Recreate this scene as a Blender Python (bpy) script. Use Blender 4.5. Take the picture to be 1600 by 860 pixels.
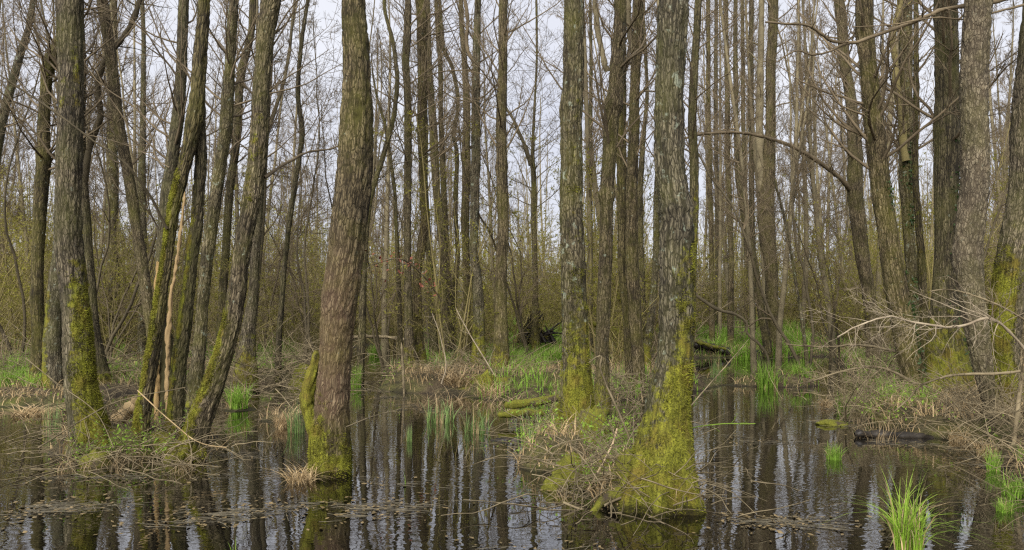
import bpy, math, random
import numpy as np
R = math.radians
SC = bpy.context.scene
for o in list(bpy.data.objects): bpy.data.objects.remove(o)
COL = SC.collection
rng = np.random.default_rng(7)
random.seed(7)

# ------------------------------------------------------------------ camera, sky, sun, exposure
F, CX, HY, CAMH = 1232.0, 800.0, 485.0, 1.6      # focal length in photo pixels, optical column, horizon row, eye height
cam = bpy.data.cameras.new('camera'); cam_o = bpy.data.objects.new('camera', cam); COL.objects.link(cam_o)
cam_o.location = (0, 0, CAMH); cam_o.rotation_euler = (R(90), 0, 0)
cam.sensor_width = 36; cam.lens = 36 * F / 1600; cam.shift_y = (HY - 430) / 1600
cam.clip_start = 0.05; cam.clip_end = 3000
SC.camera = cam_o

SUN_EL, SUN_AZ = 36, 200        # a veiled sun high behind the photographer
wd = bpy.data.worlds.new('World'); SC.world = wd; wd.use_nodes = True
nt = wd.node_tree; nt.nodes.clear()
out = nt.nodes.new('ShaderNodeOutputWorld'); bg = nt.nodes.new('ShaderNodeBackground')
sky = nt.nodes.new('ShaderNodeTexSky'); sky.sky_type = 'NISHITA'; sky.sun_disc = False
sky.sun_elevation = R(SUN_EL); sky.sun_rotation = R(SUN_AZ); sky.air_density = 1.0; sky.dust_density = 3.0
tc = nt.nodes.new('ShaderNodeTexCoord'); cl = nt.nodes.new('ShaderNodeTexNoise')
cl.inputs['Scale'].default_value = 2.2; cl.inputs['Detail'].default_value = 6; cl.inputs['Roughness'].default_value = .55
ramp = nt.nodes.new('ShaderNodeValToRGB')
ramp.color_ramp.elements[0].position = .3; ramp.color_ramp.elements[0].color = (.63, .645, .74, 1)
ramp.color_ramp.elements[1].position = .68; ramp.color_ramp.elements[1].color = (.88, .885, .93, 1)
gain = nt.nodes.new('ShaderNodeVectorMath'); gain.operation = 'SCALE'; gain.inputs['Scale'].default_value = 4.5
mixc = nt.nodes.new('ShaderNodeMix'); mixc.data_type = 'RGBA'; mixc.inputs['Factor'].default_value = .93
nt.links.new(tc.outputs['Generated'], cl.inputs['Vector']); nt.links.new(cl.outputs['Fac'], ramp.inputs['Fac'])
nt.links.new(ramp.outputs['Color'], gain.inputs[0])
nt.links.new(sky.outputs['Color'], mixc.inputs['A']); nt.links.new(gain.outputs['Vector'], mixc.inputs['B'])
nt.links.new(mixc.outputs['Result'], bg.inputs['Color']); bg.inputs['Strength'].default_value = .1
nt.links.new(bg.outputs['Background'], out.inputs['Surface'])

sun = bpy.data.lights.new('sun', 'SUN'); sun.energy = 2.5; sun.angle = R(50); sun.color = (1, .96, .9)
sun_o = bpy.data.objects.new('sun', sun); COL.objects.link(sun_o)
sun_o.rotation_euler = (R(90 - SUN_EL), 0, R(-20)); sun_o.location = (0, -10, 20)

vs = SC.view_settings; vs.view_transform = 'Standard'; vs.look = 'None'; vs.gamma = 1; vs.use_curve_mapping = False
vs.exposure = 1.3
SC.render.engine = 'CYCLES'
cy = SC.cycles
cy.max_bounces = 5; cy.diffuse_bounces = 3; cy.glossy_bounces = 3; cy.transmission_bounces = 2; cy.transparent_max_bounces = 4
cy.use_denoising = False
cy.caustics_reflective = False; cy.caustics_refractive = False
cy.sample_clamp_indirect = 4
cy.pixel_filter_type = 'BLACKMAN_HARRIS'; cy.filter_width = 1.3

# ------------------------------------------------------------------ helpers
def W(px, py, D): return np.array([(px - CX) * D / F, D, CAMH - (py - HY) * D / F])
def DG(py): return CAMH * F / (py - HY)                        # distance of a point at water level
def G(px, py): return W(px, py, DG(py))

def link(name, data, parent=None, loc=None):
    o = bpy.data.objects.new(name, data); COL.objects.link(o)
    if parent is not None: o.parent = parent
    if loc is not None: o.location = [float(v) for v in loc]
    return o
def tag(o, label=None, cat=None, group=None, kind=None):
    if label: o['label'] = label
    if cat: o['category'] = cat
    if group: o['group'] = group
    if kind: o['kind'] = kind
    return o
def thing(name, label, cat, loc=(0, 0, 0), group=None):
    o = link(name, None, loc=loc); o.empty_display_size = .1
    return tag(o, label, cat, group)
def copy_tree(o, parent=None):
    c = o.copy(); COL.objects.link(c)
    if parent is not None: c.parent = parent
    for ch in list(o.children): copy_tree(ch, c)
    return c

def make_mesh(name, V, Q, mat, attrs=None, smooth=True, matidx=None):
    V = np.ascontiguousarray(V, np.float32).reshape(-1, 3); Q = np.ascontiguousarray(Q, np.int32)
    k = Q.shape[1]
    me = bpy.data.meshes.new(name)
    me.vertices.add(len(V)); me.vertices.foreach_set('co', V.ravel())
    me.loops.add(Q.size); me.loops.foreach_set('vertex_index', Q.ravel())
    me.polygons.add(len(Q)); me.polygons.foreach_set('loop_start', np.arange(0, Q.size, k, dtype=np.int32))
    me.polygons.foreach_set('use_smooth', np.full(len(Q), smooth, bool))
    for m in (mat if isinstance(mat, (list, tuple)) else [mat]): me.materials.append(m)
    if matidx is not None: me.polygons.foreach_set('material_index', np.ascontiguousarray(matidx, np.int32))
    for an, (dt, arr) in (attrs or {}).items():
        a = me.attributes.new(an, dt, 'POINT')
        a.data.foreach_set('vector' if dt == 'FLOAT_VECTOR' else 'value', np.ascontiguousarray(arr, np.float32).ravel())
    me.update(calc_edges=True)
    return me

def vnoise(P, seed=0):
    P = np.asarray(P, float); i = np.floor(P).astype(np.int64); f = P - i; f = f * f * (3 - 2 * f)
    def h(a, b, c):
        n = (a * 73856093) ^ (b * 19349663) ^ (c * 83492791) ^ (seed * 2654435761 + 12345)
        n = (n ^ (n >> 13)) * 1274126177 & 0x7fffffff
        n = (n ^ (n >> 15)) * 2246822519 & 0x7fffffff
        return ((n ^ (n >> 16)) & 0xffff) / 65535.0
    x, y, z = i[..., 0], i[..., 1], i[..., 2]; u, v, w = f[..., 0], f[..., 1], f[..., 2]
    r = 0
    for dx in (0, 1):
        for dy in (0, 1):
            for dz in (0, 1):
                r = r + h(x + dx, y + dy, z + dz) * (u if dx else 1 - u) * (v if dy else 1 - v) * (w if dz else 1 - w)
    return r
def fbm(P, oct=3, seed=0):
    r = 0; a = .5; P = np.asarray(P, float)
    for k in range(oct): r = r + a * (vnoise(P * 2 ** k, seed + k) - .5); a *= .5
    return r
def sstep(a, b, x):
    t = np.clip((x - a) / (b - a), 0, 1); return t * t * (3 - 2 * t)
def norm(v): return v / np.maximum(np.linalg.norm(v, axis=-1, keepdims=True), 1e-9)

class Tubes:
    """collects polylines (M,N,3) with radii (M,N) and turns them into one tube mesh"""
    def __init__(s): s.V = []; s.Q = []; s.n = 0
    def add(s, P, Rr, S=3):
        P = np.asarray(P, float); Rr = np.asarray(Rr, float)
        if P.ndim == 2: P = P[None]; Rr = Rr[None]
        M, N, _ = P.shape
        if M == 0: return
        T = np.empty_like(P); T[:, 1:-1] = P[:, 2:] - P[:, :-2]; T[:, 0] = P[:, 1] - P[:, 0]; T[:, -1] = P[:, -1] - P[:, -2]
        T = norm(T)
        d0 = norm(P[:, -1] - P[:, 0])
        ref = np.where(np.abs(d0[:, 2:3]) > .8, np.array([[1., 0, 0]]), np.array([[0, 0, 1.]]))[:, None]
        A = norm(np.cross(T, np.broadcast_to(ref, T.shape))); B = np.cross(T, A)
        th = np.arange(S) * 2 * math.pi / S
        ring = (A[:, :, None] * np.cos(th)[None, None, :, None] + B[:, :, None] * np.sin(th)[None, None, :, None]) * Rr[:, :, None, None] + P[:, :, None]
        idx = (np.arange(M * N * S) + s.n).reshape(M, N, S)
        a = idx[:, :-1]; b = idx[:, 1:]
        q = np.stack([a, np.roll(a, -1, 2), np.roll(b, -1, 2), b], -1).reshape(-1, 4)
        s.V.append(ring.reshape(-1, 3)); s.Q.append(q); s.n += M * N * S
    def mesh(s, name, mat, smooth=True): return make_mesh(name, np.concatenate(s.V), np.concatenate(s.Q), mat, smooth=smooth)

def walk(P0, d, L, N, wig, up, g):
    """random-walk polylines: (M,3) starts, (M,3) directions, (M,) lengths -> (M,N,3)"""
    M = len(P0); P = np.empty((M, N, 3)); P[:, 0] = P0; st = (L / (N - 1))[:, None]
    for i in range(1, N):
        d = norm(d + g.normal(0, wig, (M, 3)) + np.array([0, 0, up])); P[:, i] = P[:, i - 1] + d * st
    return P
def sprout(P, Rr, L, k, t=(.15, 1), ang=(30, 65), lr=(.3, .6), rr=.5, N=5, wig=.15, up=.05, g=rng, tipshort=.55, rmin=.002, flat=False):
    """k children per polyline of (M,N,3); returns (P2,R2,L2)"""
    M, n, _ = P.shape
    tt = g.uniform(t[0], t[1], (M, k)); x = tt * (n - 1); i = np.minimum(x.astype(int), n - 2); f = x - i
    m = np.arange(M)[:, None]
    p = P[m, i] * (1 - f)[..., None] + P[m, i + 1] * f[..., None]; T = norm(P[m, i + 1] - P[m, i]); r = Rr[m, i] * (1 - f) + Rr[m, i + 1] * f
    rnd = norm(g.normal(0, 1, (M, k, 3)))
    if flat: rnd[..., 2] *= .35
    side = norm(rnd - T * np.sum(rnd * T, -1, keepdims=True))
    a = np.radians(g.uniform(ang[0], ang[1], (M, k)))[..., None]
    d = T * np.cos(a) + side * np.sin(a)
    L2 = (L[:, None] * g.uniform(lr[0], lr[1], (M, k)) * (1 - tipshort * tt)).ravel()
    P2 = walk(p.reshape(-1, 3), d.reshape(-1, 3), L2, N, wig, up, g)
    r0 = np.maximum(np.minimum(r.ravel() * rr, L2 * .022 + .001), rmin)
    R2 = r0[:, None] * np.linspace(1, .35, N)[None]
    return P2, R2, L2

# ------------------------------------------------------------------ materials
def new_mat(name):
    m = bpy.data.materials.new(name); m.use_nodes = True; n = m.node_tree.nodes; b = n['Principled BSDF']
    b.inputs['Roughness'].default_value = .85; b.inputs['Specular IOR Level'].default_value = .25
    return m, m.node_tree, b
def N_(t, kind, **kw):
    n = t.nodes.new('ShaderNode' + kind)
    for k, v in kw.items():
        if k in n.inputs: n.inputs[k].default_value = v
        else: setattr(n, k, v)
    return n
def rampn(t, fac, stops):
    r = t.nodes.new('ShaderNodeValToRGB'); e = r.color_ramp.elements
    while len(e) < len(stops): e.new(.5)
    for el, (p, c) in zip(e, stops): el.position = p; el.color = (c, c, c, 1) if not isinstance(c, tuple) else (*c, 1)
    t.links.new(fac, r.inputs['Fac']); return r.outputs['Color']
def mixn(t, fac, a, b, blend='MIX'):
    m = t.nodes.new('ShaderNodeMix'); m.data_type = 'RGBA'; m.blend_type = blend
    for k, v in (('Factor', fac), ('A', a), ('B', b)):
        if hasattr(v, 'is_output'): t.links.new(v, m.inputs[k])
        elif isinstance(v, tuple): m.inputs[k].default_value = (*v, 1)
        else: m.inputs[k].default_value = v
    return m.outputs['Result']
def mathn(t, op, a, b=None, clamp=False):
    m = t.nodes.new('ShaderNodeMath'); m.operation = op; m.use_clamp = clamp
    for k, v in ((0, a), (1, b)):
        if v is None: continue
        if hasattr(v, 'is_output'): t.links.new(v, m.inputs[k])
        else: m.inputs[k].default_value = v
    return m.outputs[0]

def bark_mat(name, dark, mid, light, scale=42, stretch=.3, bump=.9, lichen=.66, warm=None):
    m, t, b = new_mat(name)
    at = N_(t, 'Attribute', attribute_name='buv'); mo = N_(t, 'Attribute', attribute_name='moss')
    mp = N_(t, 'Mapping'); mp.inputs['Scale'].default_value = (1, 1, stretch)
    t.links.new(at.outputs['Vector'], mp.inputs['Vector'])
    dn = N_(t, 'TexNoise', Scale=scale * .6, Detail=3.0); t.links.new(mp.outputs[0], dn.inputs['Vector'])
    dv = t.nodes.new('ShaderNodeVectorMath'); dv.operation = 'SCALE'; dv.inputs['Scale'].default_value = .035
    t.links.new(dn.outputs['Color'], dv.inputs[0])
    ad = t.nodes.new('ShaderNodeVectorMath'); ad.operation = 'ADD'; t.links.new(mp.outputs[0], ad.inputs[0]); t.links.new(dv.outputs[0], ad.inputs[1])
    vo = N_(t, 'TexVoronoi', feature='DISTANCE_TO_EDGE', Scale=scale); t.links.new(ad.outputs[0], vo.inputs['Vector'])
    vc = N_(t, 'TexVoronoi', feature='F1', Scale=scale); t.links.new(ad.outputs[0], vc.inputs['Vector'])
    nf = N_(t, 'TexNoise', Scale=scale * 3.2, Detail=5.0, Roughness=.7); t.links.new(mp.outputs[0], nf.inputs['Vector'])
    nl = N_(t, 'TexNoise', Scale=3.0, Detail=4.0, Roughness=.6); t.links.new(at.outputs['Vector'], nl.inputs['Vector'])
    vs_ = N_(t, 'Mapping'); vs_.inputs['Scale'].default_value = (1, 1, stretch * 1.0); t.links.new(ad.outputs[0], vs_.inputs['Vector'])
    n1 = N_(t, 'TexNoise', Scale=scale * 1.0, Detail=4.0, Roughness=.62, Distortion=1.1); t.links.new(vs_.outputs[0], n1.inputs['Vector'])
    crack = rampn(t, vo.outputs['Distance'], [(.02, .1), (.15, 1.)])
    plate = mixn(t, 1.0, rampn(t, n1.outputs['Fac'], [(.38, 0.), (.50, .62), (.62, 1.)]), crack, 'MULTIPLY')
    cell = t.nodes.new('ShaderNodeSeparateColor'); t.links.new(vc.outputs['Color'], cell.inputs[0])
    c1 = mixn(t, mathn(t, 'MULTIPLY', rampn(t, n1.outputs['Fac'], [(.47, 0.), (.66, 1.)]), mathn(t, 'ADD', mathn(t, 'MULTIPLY', cell.outputs[0], .6), .4)), mid, light)
    c1 = mixn(t, rampn(t, nf.outputs['Fac'], [(.35, .6), (.65, 0.)]), c1, dark)
    col = mixn(t, rampn(t, plate, [(.06, 0.), (.56, 1.)]), dark, c1)
    big = rampn(t, nl.outputs['Fac'], [(.3, .55), (.7, 1.25)])
    col = mixn(t, 1.0, col, big, 'MULTIPLY')
    if warm:
        wa = N_(t, 'Attribute', attribute_name='warm')
        col = mixn(t, wa.outputs['Fac'], col, mixn(t, .2, col, warm))
    al = N_(t, 'TexNoise', Scale=1.6, Detail=5.0, Roughness=.7); t.links.new(at.outputs['Vector'], al.inputs['Vector'])
    col = mixn(t, rampn(t, al.outputs['Fac'], [(.42, 0.), (.68, .62)]), col, mixn(t, .5, col, (.15, .15, .025)))
    oi = N_(t, 'ObjectInfo'); hv = N_(t, 'HueSaturation'); t.links.new(mathn(t, 'ADD', mathn(t, 'MULTIPLY', oi.outputs['Random'], .22), .92), hv.inputs['Value'])
    t.links.new(mathn(t, 'ADD', mathn(t, 'MULTIPLY', mathn(t, 'FRACT', mathn(t, 'MULTIPLY', oi.outputs['Random'], 7.3)), .25), .88), hv.inputs['Saturation']); t.links.new(col, hv.inputs['Color']); col = hv.outputs['Color']
    # pale grey-green crust lichen
    ln = N_(t, 'TexNoise', Scale=9.0, Detail=5.0, Roughness=.65); t.links.new(at.outputs['Vector'], ln.inputs['Vector'])
    lm = rampn(t, ln.outputs['Fac'], [(lichen, 0.), (lichen + .07, .75)])
    col = mixn(t, lm, col, (.27, .30, .22))
    # moss
    mn = N_(t, 'TexNoise', Scale=7.0, Detail=6.0, Roughness=.7); t.links.new(at.outputs['Vector'], mn.inputs['Vector'])
    ms = mathn(t, 'ADD', mo.outputs['Fac'], mathn(t, 'MULTIPLY', mathn(t, 'SUBTRACT', mn.outputs['Fac'], .5), 2.6))
    ms = mathn(t, 'ADD', ms, mathn(t, 'MULTIPLY', mathn(t, 'SUBTRACT', nf.outputs['Fac'], .55), 1.1))
    mm = rampn(t, ms, [(.45, 0.), (.75, 1.)])
    mf = N_(t, 'TexNoise', Scale=70.0, Detail=4.0, Roughness=.75); t.links.new(at.outputs['Vector'], mf.inputs['Vector'])
    mb = N_(t, 'TexNoise', Scale=5.0, Detail=3.0); t.links.new(at.outputs['Vector'], mb.inputs['Vector'])
    mc = mixn(t, rampn(t, mf.outputs['Fac'], [(.3, 0.), (.7, 1.)]), (.045, .047, .008), (.27, .27, .025))
    mc = mixn(t, rampn(t, mb.outputs['Fac'], [(.44, 0.), (.64, .7)]), mc, (.125, .085, .016))
    mc = mixn(t, 1.0, mc, rampn(t, n1.outputs['Fac'], [(.36, .45), (.56, 1.1)]), 'MULTIPLY')
    mcol = mixn(t, mm, col, mc)
    tcw = N_(t, 'TexCoord'); sx = N_(t, 'SeparateXYZ'); t.links.new(tcw.outputs['Object'], sx.inputs[0])
    wet = mathn(t, 'MULTIPLY', mathn(t, 'SUBTRACT', mathn(t, 'ADD', .03, mathn(t, 'MULTIPLY', mn.outputs['Fac'], .12)), sx.outputs['Z']), 22., True)
    mcol = mixn(t, wet, mcol, mixn(t, 1., mcol, (.22, .2, .17), 'MULTIPLY'))
    t.links.new(mcol, b.inputs['Base Color'])
    hgt = mathn(t, 'ADD', mathn(t, 'MULTIPLY', plate, .7), mathn(t, 'MULTIPLY', nf.outputs['Fac'], .5))
    hgt = mixn(t, mm, hgt, mathn(t, 'ADD', mathn(t, 'MULTIPLY', mf.outputs['Fac'], .9), .6))
    bp = N_(t, 'Bump', Strength=bump, Distance=.018); t.links.new(hgt, bp.inputs['Height']); t.links.new(bp.outputs[0], b.inputs['Normal'])
    return m

BARK = {
 'brown': bark_mat('bark_brown', (.024, .018, .009), (.175, .137, .078), (.33, .272, .172), scale=36, stretch=.27, warm=(.30, .19, .13)),
 'grey': bark_mat('bark_grey', (.024, .019, .010), (.165, .137, .078), (.31, .268, .175), scale=33, stretch=.3, lichen=.60),
 'dark': bark_mat('bark_dark', (.019, .015, .008), (.128, .104, .054), (.24, .20, .116), scale=30, stretch=.24),
 'scaly': bark_mat('bark_scaly', (.07, .052, .03), (.215, .17, .10), (.34, .285, .185), scale=31, stretch=.45, lichen=.66),
}
def simple_mat(name, c1, c2, scale=6, rnd=.35, rough=.85, tr=0.0, tipc=None, coord='Object'):
    m, t, b = new_mat(name); b.inputs['Roughness'].default_value = rough
    tcn = N_(t, 'TexCoord'); nz = N_(t, 'TexNoise', Scale=scale, Detail=4.0, Roughness=.65); t.links.new(tcn.outputs[coord], nz.inputs['Vector'])
    col = mixn(t, rampn(t, nz.outputs['Fac'], [(.32, 0.), (.68, 1.)]), c1, c2)
    if tipc:
        ta = N_(t, 'Attribute', attribute_name='tip'); col = mixn(t, ta.outputs['Fac'], col, tipc)
    oi = N_(t, 'ObjectInfo'); v = mathn(t, 'ADD', mathn(t, 'MULTIPLY', oi.outputs['Random'], rnd), 1 - rnd / 2)
    hs = N_(t, 'HueSaturation'); t.links.new(v, hs.inputs['Value']); t.links.new(col, hs.inputs['Color']); col = hs.outputs['Color']
    t.links.new(col, b.inputs['Base Color'])
    if tr:
        trn = N_(t, 'BsdfTranslucent'); t.links.new(col, trn.inputs['Color']); mx = N_(t, 'MixShader'); mx.inputs[0].default_value = tr
        t.links.new(b.outputs[0], mx.inputs[1]); t.links.new(trn.outputs[0], mx.inputs[2]); t.links.new(mx.outputs[0], t.nodes['Material Output'].inputs['Surface'])
    return m
M_TWIG = simple_mat('twig_bark', (.085, .064, .038), (.18, .14, .085), 3)
M_TWIGD = simple_mat('dark_twig_bark', (.055, .044, .026), (.115, .094, .054), 3)
M_FARB = simple_mat('far_bark', (.10, .083, .048), (.22, .185, .108), 2.5, rnd=.6)
M_SHRUB = simple_mat('shrub_bark', (.115, .094, .038), (.26, .215, .085), 1.2, rnd=.5)
M_BRUSH = simple_mat('brush_twig', (.06, .046, .025), (.29, .235, .14), 4, rnd=.5)
M_PALE = simple_mat('pale_bare_wood', (.34, .25, .15), (.56, .43, .27), 5, rnd=.2)
M_BUD = simple_mat('young_leaf', (.18, .18, .025), (.34, .32, .055), 1.5, rnd=.5, tr=.4)
M_LEAF = simple_mat('fresh_leaf', (.14, .24, .025), (.28, .42, .06), 4, rnd=.3, tr=.35)
M_SEDGE = simple_mat('sedge_green', (.14, .26, .02), (.26, .43, .06), 7, rnd=.35, tr=.35, tipc=(.30, .42, .10))
M_SEDGE2 = simple_mat('sedge_blue_green', (.13, .22, .06), (.24, .35, .11), 7, rnd=.3, tr=.3, tipc=(.36, .42, .2))
M_STRAW2 = simple_mat('brown_dead_sedge', (.17, .12, .06), (.40, .30, .17), 6, rnd=.3, tr=.15, tipc=(.34, .27, .16))
M_FANB = simple_mat('pale_branch', (.18, .14, .095), (.42, .35, .24), 5, rnd=.2)
M_TUSS = simple_mat('bright_sedge', (.17, .30, .02), (.30, .46, .05), 7, rnd=.1, tr=.35, tipc=(.40, .50, .12))
M_STRAW = simple_mat('dead_sedge', (.30, .21, .10), (.56, .42, .23), 6, rnd=.3, tr=.2, tipc=(.42, .33, .2))
M_LITTER = simple_mat('wet_litter', (.05, .043, .028), (.19, .165, .11), 9, rnd=.1, rough=.5)
M_DEADLEAF = simple_mat('dead_leaf', (.06, .045, .02), (.26, .19, .09), 30, rough=.5)
M_BLACK = simple_mat('wet_black_wood', (.012, .010, .008), (.04, .033, .025), 8, rough=.45)
M_RED = simple_mat('withered_red_leaf', (.16, .05, .03), (.26, .09, .06), 8)
M_IVY = simple_mat('ivy_leaf', (.02, .045, .012), (.05, .09, .025), 8, rough=.45)
def moss_mat():
    m, t, b = new_mat('moss'); tcn = N_(t, 'TexCoord')
    a = N_(t, 'TexNoise', Scale=45.0, Detail=5.0, Roughness=.75); t.links.new(tcn.outputs['Object'], a.inputs['Vector'])
    c = N_(t, 'TexNoise', Scale=5.0, Detail=4.0); t.links.new(tcn.outputs['Object'], c.inputs['Vector'])
    col = mixn(t, rampn(t, a.outputs['Fac'], [(.3, 0.), (.7, 1.)]), (.05, .05, .008), (.20, .20, .022))
    col = mixn(t, rampn(t, c.outputs['Fac'], [(.56, 0.), (.66, 1.)]), col, (.06, .045, .028))
    t.links.new(col, b.inputs['Base Color'])
    bp = N_(t, 'Bump', Strength=.9, Distance=.02); t.links.new(a.outputs['Fac'], bp.inputs['Height']); t.links.new(bp.outputs[0], b.inputs['Normal'])
    return m
M_MOSS = moss_mat()
M_MOSSF = simple_mat('moss_leaf', (.06, .048, .011), (.29, .30, .03), 5, rnd=.15, tr=.2)
def ground_mat():
    m, t, b = new_mat('swamp_ground'); tcn = N_(t, 'TexCoord')
    def nz(s, d=5.0, r=.65):
        n = N_(t, 'TexNoise', Scale=s, Detail=d, Roughness=r); t.links.new(tcn.outputs['Object'], n.inputs['Vector']); return n.outputs['Fac']
    big, mid, fine = nz(.5), nz(3.), nz(28., 6., .75)
    mud = mixn(t, rampn(t, fine, [(.3, 0.), (.7, 1.)]), (.018, .013, .009), (.06, .045, .028))
    lit = mixn(t, rampn(t, fine, [(.35, 0.), (.65, 1.)]), (.04, .029, .016), (.17, .125, .07))
    gr = mixn(t, rampn(t, fine, [(.35, 0.), (.65, 1.)]), (.045, .05, .012), (.13, .145, .025))
    col = mixn(t, rampn(t, mid, [(.42, 0.), (.6, 1.)]), mud, lit)
    gf = mathn(t, 'MULTIPLY', rampn(t, big, [(.42, 0.), (.62, 1.)]), rampn(t, mid, [(.35, .2), (.6, 1.)]))
    col = mixn(t, gf, col, gr)
    ge = t.nodes.new('ShaderNodeSeparateXYZ'); t.links.new(tcn.outputs['Object'], ge.inputs[0])
    ga = N_(t, 'Attribute', attribute_name='mossy'); msk = rampn(t, mathn(t, 'ADD', ga.outputs['Fac'], mathn(t, 'MULTIPLY', mathn(t, 'SUBTRACT', mid, .5), 1.6)), [(.45, 0.), (.65, 1.)])
    col = mixn(t, msk, col, mixn(t, rampn(t, fine, [(.3, 0.), (.7, 1.)]), (.06, .055, .01), (.24, .23, .025)))
    wet = mathn(t, 'MULTIPLY', mathn(t, 'SUBTRACT', .05, ge.outputs['Z']), 14.0, True)
    col = mixn(t, wet, col, (.014, .011, .008))
    t.links.new(col, b.inputs['Base Color'])
    bp = N_(t, 'Bump', Strength=.9, Distance=.04); t.links.new(fine, bp.inputs['Height']); t.links.new(bp.outputs[0], b.inputs['Normal'])
    return m
def water_mat():
    m, t, b = new_mat('dark_water'); tcn = N_(t, 'TexCoord')
    b.inputs['Base Color'].default_value = (.004, .0034, .0025, 1); b.inputs['Roughness'].default_value = .0
    b.inputs['Coat Weight'].default_value = .65; b.inputs['Coat Roughness'].default_value = 0; b.inputs['Coat IOR'].default_value = 1.5; b.inputs['IOR'].default_value = 1.5; b.inputs['Specular IOR Level'].default_value = .62
    mp = N_(t, 'Mapping'); mp.inputs['Scale'].default_value = (1., 1.9, 1.); t.links.new(tcn.outputs['Object'], mp.inputs['Vector'])
    a = N_(t, 'TexNoise', Scale=7.5, Detail=1.5, Roughness=.45, Distortion=.3); t.links.new(mp.outputs[0], a.inputs['Vector'])
    c = N_(t, 'TexNoise', Scale=.9, Detail=2.0); t.links.new(tcn.outputs['Object'], c.inputs['Vector'])
    amp = rampn(t, c.outputs['Fac'], [(.38, .12), (.62, 1.)])
    h = mathn(t, 'MULTIPLY', a.outputs['Fac'], amp)
    bp = N_(t, 'Bump', Strength=.036, Distance=.05); t.links.new(h, bp.inputs['Height']); t.links.new(bp.outputs[0], b.inputs['Normal']); t.links.new(bp.outputs[0], b.inputs['Coat Normal'])
    return m
M_GROUND, M_WATER = ground_mat(), water_mat()

# ------------------------------------------------------------------ the ground and the water
BANK = np.array([(-5, 3.2), (5, 3.7), (6.3, 4.15), (8, 4.9), (9.4, 5.4), (10.1, 5.0), (11, 4.9), (12.7, 5.6), (18, 7.7), (26, 10.4), (34, 14.5), (60, 24)])
BUMPS = []     # (x, y, rx, ry, h)
def bump(px, py, rx, ry, h): p = G(px, py); BUMPS.append((p[0], p[1], rx, ry, h))
bump(180, 710, .8, .5, .42); bump(265, 690, .75, 1.1, .46); bump(125, 705, .5, .4, .38)
bump(1010, 765, .7, .7, .45); bump(1000, 790, .5, .3, .40); bump(925, 715, .7, .9, .48); bump(890, 680, .6, .9, .5); bump(860, 730, .45, .5, .42)
bump(760, 600, 1.6, 3.2, .62); bump(690, 590, 1.2, 2.5, .58); bump(840, 585, 2., 3.2, .5); bump(840, 650, .8, .5, .38); bump(860, 555, 3.6, 6, .6)
bump(950, 600, 2.2, 4., .6); bump(1000, 590, 1.5, 2.5, .55); bump(1165, 552, 4.2, 3.5, .62); bump(1110, 548, 3, 3.5, .6)
bump(445, 655, .6, .8, .42); bump(372, 640, .5, .6, .4); bump(490, 625, .45, .8, .45); bump(640, 600, .7, 1.5, .45)
bump(690, 660, .8, .35, .34); bump(745, 672, .5, .3, .34); bump(1305, 718, .35, .25, .34); bump(1420, 862, .3, .25, .4); bump(1195, 602, .8, .8, .4); bump(1250, 600, .5, .8, .38)
bump(500, 755, .5, .3, .33); bump(40, 630, 2.2, .8, .5)
def H(x, y):
    x = np.asarray(x, float); y = np.asarray(y, float); P = np.stack([x, y, 0 * x], -1)
    n1 = fbm(P * .45, 3, 3); n2 = fbm(P * 2.2, 3, 11)
    z = np.full(x.shape, -.36)
    for bx, by, rx, ry, h in BUMPS:
        d = ((x - bx) / rx) ** 2 + ((y - by) / ry) ** 2 + n2 * .9
        z = z + h * np.exp(-np.clip(d, 0, 30) ** 1.3)
    z = np.minimum(z, .30 + .1 * n1)
    xb = np.interp(y, BANK[:, 0], BANK[:, 1]) + n1 * .7
    z = np.maximum(z, -.36 + .62 * sstep(-.12, .35, x - xb) + .35 * sstep(.3, 3.5, x - xb) + n2 * .14)
    xl = np.interp(y, [11.5, 14, 17, 25, 40], [-30, -7.5, -4.2, -6.0, -9.]) + n1 * 1.2
    z = np.maximum(z, -.36 + (.5 + n1 * .5) * sstep(-.2, 1.2, xl - x) + n2 * .1)
    far = sstep(25, 38, y + n1 * 8 - 4 * np.exp(-((x / np.maximum(y, 1) + .15) / .06) ** 2))
    z = np.maximum(z, -.36 + far * (.78 + n1 * .6) + n2 * .1 * far)
    return z + sstep(40, 140, y) * 1.0
def axis(a, b, st, far, k=1.22):
    v = list(np.arange(a, b + 1e-6, st)); s = st
    while v[-1] < far[1]: s *= k; v.append(v[-1] + s)
    s = st; lo = []
    x = a
    while x > far[0]: s *= k; x -= s; lo.append(x)
    return np.array(lo[::-1] + v)
xs = axis(-10, 10, .11, (-600, 600)); ys = axis(3.5, 22, .11, (-40, 900), 1.06)
gx, gy = np.meshgrid(xs, ys); gz = H(gx, gy)
mossy = np.zeros(gx.shape)
for p_, rr0 in (((900, 705), .6), ((1005, 770), .7), ((275, 712), .4), ((130, 715), .4), ((1400, 655), .9), ((1470, 600), 1.2), ((760, 612), .8)):
    c_ = G(*p_); mossy = np.maximum(mossy, .75 * np.exp(-((gx - c_[0]) ** 2 + (gy - c_[1]) ** 2) / rr0 ** 2))
nx, ny = len(xs), len(ys); ii = np.arange(nx * ny).reshape(ny, nx)
q = np.stack([ii[:-1, :-1], ii[:-1, 1:], ii[1:, 1:], ii[1:, :-1]], -1).reshape(-1, 4)
tag(link('ground', make_mesh('ground', np.stack([gx, gy, gz], -1), q, M_GROUND, {'mossy': ('FLOAT', mossy)})), kind='structure')
wv = np.array([[-600, -40, 0], [600, -40, 0], [600, 900, 0], [-600, 900, 0]], float)
tag(link('water', make_mesh('water', wv, np.array([[0, 1, 2, 3]]), M_WATER)), kind='structure')

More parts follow.
